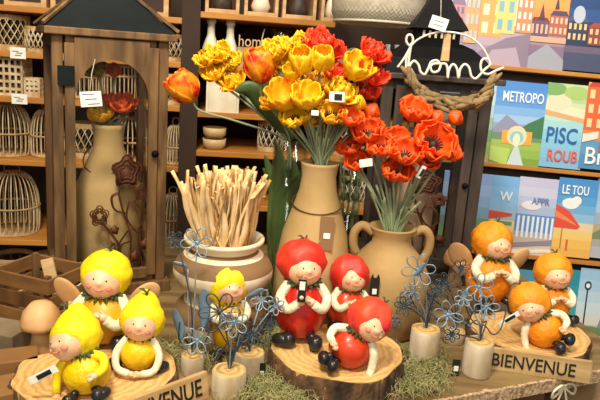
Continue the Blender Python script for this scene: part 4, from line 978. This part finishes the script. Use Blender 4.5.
# ---------------------------------------------------------------- figurines
def hand(f, c, d, r_):
    c = V(c); d = V(d).normalized(); sd = d.cross(V((0, 0, 1))); sd = sd.normalized() if sd.length > .1 else V((1, 0, 0))
    up = sd.cross(d)
    f.ell(c, (r_, r_*.8, r_*.8), None, 10, 6)
    for i, q in enumerate((-.6, -.2, .2, .6)):
        L = r_*(1.0 if i in (1, 2) else .8)
        b_ = c+sd*q*r_+d*r_*.5
        f.tube([b_, b_+d*L*.7-up*r_*.1, b_+d*L*1.0-up*r_*.5], [r_*.3, r_*.27, r_*.18], 6)
    b_ = c+up*r_*.3; f.tube([b_+sd*r_*.6, b_+sd*r_*1.1+d*r_*.5, b_+sd*r_*.8+d*r_*1.1], [r_*.3, r_*.27, r_*.2], 6)
def figurine(label, loc, yaw, rb, rh, mbody, mhat, hat='round', lean=(0, 0), arms='clasp', boots=((-.7, -1.0, 20), (.7, -1.0, -20)), headr=0, heady=0, wings=False, sleeve=None, bodyz=1.0, hatr=1.38, zoff=0, headoff=(0, 0), pepper=False):
    t = thing('garden_figurine', label, 'figurine', loc, 0, None, (R(lean[1]), R(lean[0]), R(yaw)))
    def bf(d, p):
        g = 1-.16*max(0, d.z)**2
        dim = .14*math.exp(-((abs(d.z)-1)**2)/.02)
        k_ = .018*math.cos(6*math.atan2(d.y, d.x)) if hat != 'lemon' else .01*NZ.noise(p*90)
        return V((p.x*g*(1+k_), p.y*g*(1+k_), p.z*(1-dim)))
    MB().ell((0, 0, rb*.97*bodyz), (rb, rb*.95, rb*bodyz), None, 40, 24, bf).build('fruit_body', mbody, t)
    sl = sleeve or M_knit; nz = 2*rb*bodyz*.93; zs = nz-rb*.12
    # collar of leaves
    f = MB()
    for i in range(11):
        a_ = 2*PI*i/11+.2; L = rb*.34
        for q in (0, 1):
            b_ = a_+q*.28; p = V((math.cos(b_)*rb*.44, math.sin(b_)*rb*.42, nz+rb*.02*q)); d = V((math.cos(b_), math.sin(b_), -.45 if q else .05)).normalized()
            f.tube([p, p+d*L*.5+V((0, 0, .001)), p+d*L], [rb*.05, rb*.11, rb*.015], 5, flat=.3)
    f.tube([(math.cos(2*PI*j/16)*rb*.45, math.sin(2*PI*j/16)*rb*.43, nz) for j in range(16)], rb*.085, 6, closed=True)
    f.build('leaf_collar', M_green, t)
    # head
    hz = nz+rh*.72; hx, hy = headoff
    H = MX.Translation(V((hx, hy-rh*.25, hz))) @ Euler((R(-20), R(headr), R(heady))).to_matrix().to_4x4()
    H3 = H.to_3x3()
    f = MB()
    def hf(d, p):
        n_ = math.exp(-((d.x)**2+(d.z+.08)**2)/.018) if d.y < 0 else 0
        ch = .05*(math.exp(-((d.x-.5)**2+(d.z+.3)**2)/.06)+math.exp(-((d.x+.5)**2+(d.z+.3)**2)/.06)) if d.y < 0 else 0
        return V((p.x*(1+ch), p.y*(1+.22*n_+ch), p.z))
    f.ell((0, 0, 0), (rh*1.03, rh*.95, rh*.96), None, 36, 28, hf)
    hd = f.build('head', M_skin, t); hd.matrix_local = H
    f = MB()
    for s_ in (-1, 1):
        MB().ell((s_*rh*.34, -rh*.885, rh*.1), (rh*.055, rh*.04, rh*.06), None, 8, 6).build('eye', M_ink, hd)
    for s_ in (-1, 1): MB().ell((s_*rh*.55, -rh*.80, -rh*.28), (rh*.2, rh*.06, rh*.16), Euler((0, 0, s_*.6)).to_matrix(), 10, 6).build('cheek', M_cheek, hd)
    MB().tube(smoothpath([(-rh*.26, -rh*.885, -rh*.36), (-rh*.12, -rh*.865, -rh*.46), (rh*.12, -rh*.865, -rh*.46), (rh*.26, -rh*.885, -rh*.36)], 3), rh*.035, 5).build('mouth', M_cheek, hd)
    # hat
    R_ = rh*max(hatr, 1.42); f = MB()
    def kf(d, p):
        n_ = NZ.noise(d*3.2+V((loc[0]*40, 0, 0)))*.07; r2 = 1+n_
        if hat == 'lemon':
            top_ = max(0, d.z-.55); p = V((p.x*(1-.25*max(0, d.z)), p.y*(1-.25*max(0, d.z)), p.z+R_*top_*.5))
        elif hat == 'pepper':
            r2 += .07*math.cos(5*math.atan2(d.y, d.x))*(1-abs(d.z)*.5)
        elif hat == 'beret':
            p = V((p.x*1.04, p.y, p.z*.9+R_*.1))
        return p*r2
    f.ell((0, rh*.64, rh*.44), (R_, R_*.98, R_), Euler((R(-12), 0, 0)).to_matrix(), 40, 26, kf)
    ht = f.build('hat', mhat, t); ht.matrix_local = H
    # brim roll around the face
    f = MB()
    pts = []
    for j in range(28):
        a_ = 2*PI*j/28; pts.append(V((math.cos(a_)*rh*1.02, -rh*.10+(-math.sin(a_))*rh*.50, rh*.0+math.sin(a_)*rh*.80)))
    f.tube(pts, [rh*.11 for j in range(28)], 8, closed=True)
    f.build('hat_brim', mhat, ht)
    f = MB(); zt2 = rh*.40+R_*(1.12 if hat == 'lemon' else .98)
    f.tube([(0, rh*.2, zt2-R_*.08), (rh*.05, rh*.2, zt2+rh*.08), (rh*.15, rh*.2, zt2+rh*.28)], [rh*.1, rh*.07, rh*.05], 6)
    f.tube([(rh*.05, rh*.2, zt2), (-rh*.25, rh*.1, zt2+rh*.2), (-rh*.5, rh*.1, zt2+rh*.22)], [rh*.04, rh*.13, rh*.02], 6, flat=.3)
    f.build('hat_stem', M_green, ht)
    # arms
    sh_ = {s_: V((s_*rb*.56, -rb*.1, zs)) for s_ in (-1, 1)}
    for s_ in (-1, 1):
        mode = arms if isinstance(arms, str) else arms[0 if s_ < 0 else 1]
        if mode == 'clasp': P_ = [sh_[s_], V((s_*rb*.9, -rb*.42, zs-rb*.42)), V((s_*rb*.68, -rb*.9, zs-rb*.7)), V((s_*rb*.3, -rb*1.0, zs-rb*.45))]
        elif mode == 'down': P_ = [sh_[s_], V((s_*rb*1.05, -rb*.45, zs-rb*.7)), V((s_*rb*.9, -rb*.98, zs-rb*1.3)), V((s_*rb*.3, -rb*1.2, rb*.32))]
        elif mode == 'prop': P_ = [sh_[s_], V((s_*rb*1.0, -rb*.35, zs-rb*.4)), V((s_*rb*1.2, -rb*.5, zs-rb*1.0)), V((s_*rb*1.22, -rb*.65, rb*.4))]
        elif mode == 'hip': P_ = [sh_[s_], V((s_*rb*1.05, -rb*.25, zs-rb*.15)), V((s_*rb*1.15, -rb*.6, zs-rb*.45)), V((s_*rb*.95, -rb*.9, zs-rb*.55))]
        pp = smoothpath(P_, 4); n = len(pp); rr = [rb*(.215-.05*i/n) for i in range(n)]
        MB().tube(pp, rr, 10).build('sleeve', sl, t)
        f = MB(); d = (pp[-1]-pp[-3]).normalized(); hand(f, pp[-1]+d*rb*.12, d, rb*.19); f.build('hand', M_skin, t)
    for bx, by, br in boots:
        f = MB(); A = Euler((0, 0, R(br))).to_matrix(); c = V((bx*rb, by*rb, rb*.27))
        def bt(d, p): return V((p.x, p.y*(1.0+.15*(d.y < 0)), p.z))
        f.ell(c, (rb*.28, rb*.45, rb*.26), A, 16, 10, bt)
        f.ell(c+A @ V((0, -rb*.26, rb*.06)), (rb*.27, rb*.25, rb*.29), A, 14, 8)
        f.tube([c+A @ V((0, rb*.1, rb*.05)), c*.5+V((0, -rb*.2, rb*.35))], [rb*.17, rb*.15], 8)
        f.build('boot', M_boot, t)
    if wings:
        for s_ in (-1, 1):
            f = MB(); M = Euler((0, 0, s_*.35)).to_matrix()
            f.ell((s_*rb*1.3, rb*.35, zs-rb*.15), (rb*.46, rb*.13, rb*.72), Euler((0, s_*R(38), 0)).to_matrix() @ M, 16, 12)
            f.ell((s_*rb*1.1, rb*.35, zs-rb*.7), (rb*.36, rb*.11, rb*.4), Euler((0, s_*R(75), 0)).to_matrix() @ M, 14, 10)
            f.build('wing', M_wing, t)
    return t
def fig_pos(px, py, z): p = on(px, py, z); p.z = z; return p
def held_tag(px, py, Y, label, ry, w_=.036, h_=.011, rz=0):
    return tiny_tag(px, py, Y, label, w_, h_, True, rz, ry)
# yellow trio
p = fig_pos(104, 342, .0305); figurine('largest yellow lemon figurine with tan wings at the back of the left slice', p, 3, .047, .029, M_lemondeep, M_lemonhat, 'round', (0, 0), 'clasp', ((-.8, -.75, 60), (.85, -.6, -50)), headr=8, wings=True, hatr=1.42)
p = fig_pos(92, 392, .0305); pa = p
figurine('lemon figurine leaning left at the front edge of the left slice', p, -8, .033, .0255, M_lemon, M_lemonhat, 'lemon', (-14, 0), ('prop', 'hip'), ((-.35, -1.1, 10), (.95, -.8, -20)), headr=-14, heady=-14, hatr=1.28, headoff=(-.012, 0), sleeve=M_lemonhat)
p = fig_pos(138, 368, .0305); figurine('lemon figurine with joined hands at the right of the left slice', p, 6, .030, .0245, M_lemon, M_lemonhat, 'lemon', (3, 0), 'down', ((-1.15, -.1, 35), (1.25, -.2, -30)), headr=4, hatr=1.28)
held_tag(43, 375, pa.y-.035, 'long white tag with black square beside the front lemon figurine', R(-32), .044, .011)
held_tag(72, 290, at(72, 290, 1.03).y, 'thin pale stick held by the winged lemon figurine', R(-40), .045, .002)
# red trio
p = fig_pos(299, 338, SZ); p1_ = p
figurine('tallest red apple figurine standing left on the centre slice', p, 8, .0435, .0275, M_red, M_redhat, 'beret', (0, 0), 'clasp', ((-.75, -.75, 62), (.5, -.95, -10)), headr=4, hatr=1.5, heady=8, bodyz=1.3)
p = fig_pos(344, 326, SZ); figurine('red figurine half hidden behind the front reclining one', p, 12, .035, .0235, M_redor, M_redhat, 'pepper', (3, 0), 'clasp', ((-.8, -.8, 20), (.8, -.8, -20)), headr=10, hatr=1.5, bodyz=1.15)
p = fig_pos(341, 364, SZ); figurine('red figurine reclining at the front of the centre slice with pink orange hat', p, -6, .0345, .0235, M_redor, M_pinkhat, 'pepper', (22, 0), ('hip', 'prop'), ((-.95, -.75, 0), (-.55, -1.05, 10)), headr=14, heady=16, hatr=1.5, headoff=(.012, 0))
t = thing('black_price_label', 'black and white price label hanging on the tallest red figurine', 'price tag', at(302, 291, p1_.y-.062), 0)
MB().box((0, 0, 0), (.013, .0014, .038)).build('card', M_ink, t, smooth=False)
MB().box((0, -.001, .009), (.009, .0008, .014)).build('white_panel', M_white, t, smooth=False)
MB().lathe([(0, 0), (.0035, 0), (.0035, .0008), (0, .0008)], 14, (0, -.0009, -.011), rot=Euler((PI/2, 0, 0)).to_matrix()).build('white_dot', M_cream, t)
# orange trio
p = fig_pos(484, 303, .0345); figurine('largest orange figurine with knobbly cap and wings at left of the right slice', p, 8, .048, .0285, M_orange, M_orhat, 'round', (3, 0), 'clasp', ((-.5, -1.0, 20), (.9, -.9, -30)), headr=10, heady=10, wings=True, hatr=1.5, bodyz=1.18)
p = fig_pos(550, 345, .0345); p5 = p; figurine('orange figurine leaning left at the front of the right slice', p, -6, .034, .0245, M_orange, M_orhat, 'round', (-27, 0), ('prop', 'hip'), ((.35, -1.1, -10), (1.0, -.55, -20)), headr=-8, heady=-14, hatr=1.5, headoff=(-.010, 0))
p = fig_pos(550, 322, .0345); figurine('upright orange figurine at the back right of the right slice', p, 2, .035, .0255, M_orange, M_orhat, 'round', (-3, 0), 'clasp', ((-.7, -.9, 20), (1.2, -.3, -40)), headr=3, hatr=1.45, bodyz=1.2)
held_tag(509, 319, p5.y-.03, 'long white tag with black square leaning by the orange figurines', R(-38), .04, .009)
# single yellow one behind the wire flower
p = fig_pos(229, 352, 0); figurine('single yellow figurine standing in front of the striped vase behind wire flowers', p, 8, .034, .0265, M_lemondeep, M_lemonhat, 'lemon', (-2, 0), 'clasp', ((-.7, -.9, 20), (.7, -.9, -20)), headr=12, heady=16, hatr=1.6, bodyz=1.6)

# ---------------------------------------------------------------- BIENVENUE boards
def board(pbl, pbr, hgt, label, lean=12, tx=.05, word='BIENVENUE', size=.034, kx=1):
    d = pbr-pbl; L = d.length; rz = math.atan2(d.y, d.x); n = V((-d.y, d.x, 0)).normalized()
    t = thing('welcome_board', label, 'sign', pbl, 0, None, (R(-lean), 0, rz))
    MB().box((L/2, .005, hgt/2), (L, .009, hgt)).build('plank', mat('sign_wood', 'c4a474', 'ac8a58', 12, .65, stretch=(1, 1, 6)), t, smooth=False, bevel=.0012)
    lettering('lettering', word, size, M_ink, t, (L*tx, -.0002, hgt*.22), depth=.0005, sx=kx, bold=.0003, label='black hand painted capitals')
    return t
pr = on(210, 398); pl = pr+(on(128, 432)-pr).normalized()*.165
board(pl, pr, .042, 'wooden board lettered BIENVENUE tilted before the yellow figurines slice', 12, .04, size=.037, kx=.76)
pr = on(590, 384.5); pl = pr+(on(489, 369.5)-pr).normalized()*.185
board(pl, pr, .04, 'wooden board lettered BIENVENUE before the orange figurines slice', 8, .10, size=.032, kx=.85)

# ---------------------------------------------------------------- wire flowers on log bases
def log_flower(px, py_b, wpx, hpx, label, flowers, leaves=(), tagd=None, curls=2):
    p = on(px, py_b); k = mpp(p); r_ = wpx*k/2; h = hpx*k*1.03
    p = V((p.x, p.y+r_, 0))
    t = thing('wire_flower_ornament', label, 'ornament', p)
    lg = MB().lathe([(0, 0), (r_*.97, 0), (r_, h*.06), (r_*1.0, h*.94), (r_*.95, h)], 26, wob=.09).build('log_base', M_birch, t)
    MB().lathe([(r_*.95, h), (0, h+.0006)], 26, wob=.09).build('log_top', M_disc2, lg)
    topp = V((0, 0, h-.002))
    for (fx, fy_, rp, dY, dark) in flowers:
        c = at(fx, fy_, p.y+dY)-p; rr = rp*mpp(c+p); mt = M_wired if dark else M_wire
        d = c-topp
        MB().tube(smoothpath([topp, topp+V((d.x*.15, d.y*.2, d.z*.45)), topp+V((d.x*.6, d.y*.6, d.z*.8)), c+V((0, .003, 0))], 6), .0013, 5).build('stem', mt, t)
        f = MB(); ax = (V((d.x*.4, -1, .25))).normalized(); M = ax.to_track_quat('Z', 'Y').to_matrix()
        n = 6
        for i in range(n):
            a_ = 2*PI*i/n+fx; loop = []
            for j in range(14):
                b_ = 2*PI*j/14; x = rr*(.55-.45*math.cos(b_)); y = rr*.27*math.sin(b_)*(1+.3*(1-math.cos(b_)))*.75
                loop.append(c+M @ V((x*math.cos(a_)-y*math.sin(a_), x*math.sin(a_)+y*math.cos(a_), rr*.25*(x/rr))))
            f.tube(loop, .0011, 5, closed=True)
            if dark:
                f.tube([c, c+M @ V((rr*.8*math.cos(a_), rr*.8*math.sin(a_), rr*.2))], .0007, 4)
        f.build('petal_loops', mt, t)
        f = MB(); f.ell(c, (rr*.17, rr*.12, rr*.17), None, 10, 6)
        for i in range(12): a_ = 2*PI*i/12; f.tube([c, c+M @ V((rr*.36*math.cos(a_), rr*.36*math.sin(a_), .002))], .0007, 4)
        f.build('flower_centre', M_leafb if not dark else M_wired, t)
    for (lx, ly, lL, ang, dY) in leaves:
        c = at(lx, ly, p.y+dY)-p; k2 = mpp(c+p)*lL; dr_ = V((math.sin(R(ang)), 0, math.cos(R(ang))))
        d = c-topp
        MB().tube(smoothpath([topp, topp+V((d.x*.6, d.y*.3, d.z*.4)), c], 5), .0011, 5).build('stem', M_wire, t)
        big_leaf('metal_leaf', [c, c+dr_*k2*.35+V((.002, 0, 0)), c+dr_*k2*.7, c+dr_*k2], k2*.14, t, M_leafb)
    for i in range(curls):
        a_ = i*2.4+px; rr = r_*.9
        pts = [topp+V((math.cos(a_+q*.5)*rr*q*.35, math.sin(a_+q*.5)*rr*q*.3, .012*q+.02*math.sin(q*1.3))) for q in range(6)]
        MB().tube(smoothpath(pts, 4), .0012, 5).build('wire_curl', M_wired, t)
    if tagd:
        dx, w_, hh, rz_ = tagd
        tt = thing('price_tag', 'narrow black and white price tag propped beside '+('the left' if px < 300 else 'the right')+' log base', 'price tag', V((p.x+dx*k, p.y-r_*.6, hh/2+.0005)), rz_)
        MB().box((0, 0, 0), (w_, .0016, hh)).build('card', M_ink, tt, smooth=False)
        MB().box((0, -.0012, -.001), (w_*.6, .001, hh*.3)).build('sticker', M_white, tt, smooth=False)
    return t
log_flower(226, 404, 35, 28, 'front left pale log base carrying the large dark wire flower', [(220, 312, 21, .02, 1), (250, 333, 12, .01, 1), (234, 322, 15, .0, 0)], [(246, 297, 20, 60, .02)], None)
log_flower(247, 385, 30, 28, 'pale log base behind the front one carrying curling wires', [(262, 300, 11, .03, 0), (268, 322, 9, .02, 1), (276, 306, 9, .02, 0), (240, 340, 9, 0, 1)], [(228, 325, 14, -40, .0)], (14, .010, .034, 0), 3)
log_flower(190, 378, 23, 20, 'dim log base left carrying a blue wire daisy and tall metal leaves', [(197, 243, 16, .03, 0), (197, 340, 14, -.01, 0), (176, 240, 9, .04, 1)], [(203, 328, 42, -1, .02), (181, 340, 34, -12, .0), (188, 268, 16, -70, .03)], None)
log_flower(425, 366, 30, 33, 'pale log base right of the centre slice with outlined wire flower', [(418, 270, 17, .0, 0), (404, 306, 10, -.01, 1), (437, 290, 10, .0, 1), (412, 292, 9, .01, 0)], [(414, 276, 18, 35, -.01)], None)
log_flower(479, 380.5, 29, 35, 'pale log base at right before the welcome board with wire daisies', [(448, 315, 15, .0, 0), (479, 287, 14, .02, 0), (486, 307, 13, .01, 0), (463, 298, 9, .02, 0), (452, 334, 8, -.01, 1)], [], (-23, .013, .03, R(5)), 3)
log_flower(456, 346, 21, 12, 'small low log base between its two taller right neighbours', [(446, 283, 11, .0, 1), (461, 268, 9, .02, 1), (430, 298, 9, 0, 1)], [(462, 300, 16, 20, 0)], None)

# ---------------------------------------------------------------- wooden mushrooms, crate, blocks at left
def mushroom(px, py_b, hpx, wpx, label, m_=M_wing):
    p = on(px, py_b); k = mpp(p); h = hpx*k; r_ = wpx*k/2
    t = thing('wooden_mushroom', label, 'mushroom ornament', p)
    MB().lathe([(0, 0), (r_*.62, 0), (r_*.66, h*.06), (r_*.5, h*.25), (r_*.42, h*.5), (r_*.5, h*.62), (0, h*.62)], 24).build('stalk', m_, t)
    MB().lathe([(0, h*.5), (r_*.7, h*.5), (r_*.98, h*.54), (r_, h*.62), (r_*.85, h*.8), (r_*.5, h*.95), (0, h)], 28, wob=.08).build('cap', m_, t)
mushroom(42, 353, 56, 40, 'turned wooden mushroom left of the lemon figurines')
mushroom(453, 285, 42, 26, 'small wooden mushroom left of the large orange figurine')
# crate
p = on(30, 352); cz_ = .0
t = thing('wooden_crate', 'rough slatted wooden crate behind the wooden mushroom at left', 'crate', V((on(38, 318).x, on(38, 318).y+.02, 0)), R(-20))
f = None
for i in range(3):
    z = .014+i*.034
    for s_ in (-1, 1):
        MB().box((0, s_*.052, z), (.13, .006, .027)).build('slat', M_crate if i != 1 else M_lwood2, t, smooth=False, bevel=.001)
        MB().box((s_*.062, 0, z), (.006, .098, .027)).build('slat', M_crate, t, smooth=False, bevel=.001)
for sx in (-1, 1):
    for sy in (-1, 1): MB().box((sx*.054, sy*.044, .05), (.01, .01, .1)).build('corner_post', M_lwood, t, smooth=False)
t = thing('leaning_plank', 'light plank leaning on the crate beside the wooden lantern', 'plank', V((on(62, 322).x, on(62, 322).y+.0, 0)), 0, None, (R(-8), R(-14), R(8)))
MB().box((0, 0, .062), (.022, .007, .12)).build('board', M_pale, t, smooth=False, bevel=.001)
def slab_block(px, py, sx, sy, sz, rz, label, m_, z=0):
    o = MB().box((0, 0, sz/2), (sx, sy, sz)).build('wood_block', m_, loc=V((on(px, py).x, on(px, py).y, z)), rot=(0, 0, rz), smooth=False, bevel=.0015); tag(o, label, 'wood block'); return o
slab_block(13, 372, .075, .05, .03, R(25), 'brown wooden block at the lower left corner beside the slice', M_crate)
slab_block(6, 345, .07, .06, .034, R(-12), 'pale grey wooden block at the far left edge of the table', mat('grey_block', '8a7a60', '6a5a44', 12, .8))
slab_block(8, 400, .09, .06, .026, R(35), 'tan wooden block nearest the bottom left corner', M_crate)
slab_block(30, 366, .022, .018, .022, R(10), 'small red-brown wooden cube by the slice edge', mat('red_brown', '6e3318', '54240f', 12, .6))

# ---------------------------------------------------------------- wood wool on the table
f = MB(); rd = random.Random(5)
def inside_slice(x, y):
    for c, r_ in ((sc1, .113), (scL, .125), (scR, .12), (vc, .07), (jc, .065), (bc, .06)):
        if (x-c.x)**2+(y-c.y)**2 < r_*r_: return True
    return False
regions = [(255, 292, 335, 410, 900), (270, 440, 372, 408, 1500), (400, 445, 352, 395, 500), (262, 290, 290, 345, 500), (150, 215, 345, 372, 300), (330, 400, 318, 345, 300), (225, 300, 385, 410, 500), (262, 300, 265, 300, 250)]
for (xa, xb, ya, yb, n) in regions:
    for _ in range(n):
        p = on(rd.uniform(xa, xb), rd.uniform(ya, yb))
        if inside_slice(p.x, p.y): continue
        if (p-e1).dot(V((-ed.y, ed.x, 0))) < .012 and p.x > e1.x-.03: continue
        a_ = rd.uniform(0, 2*PI); L = rd.uniform(.012, .03); h = rd.uniform(.004, .018); z0 = rd.uniform(.001, .008)
        d = V((math.cos(a_), math.sin(a_), 0)); s_ = V((-d.y, d.x, 0))*rd.uniform(-.012, .012)
        pts = [p+V((0, 0, z0)), p+d*L*.33+s_*.6+V((0, 0, z0+h)), p+d*L*.7+s_+V((0, 0, z0+h*.9)), p+d*L+V((0, 0, z0+h*.2))]
        f.tube(pts, .0005, 3)
o = f.build('wood_wool', M_moss); tag(o, 'fine pale green wood wool scattered over the table between the slices', 'wood wool', None, 'stuff')
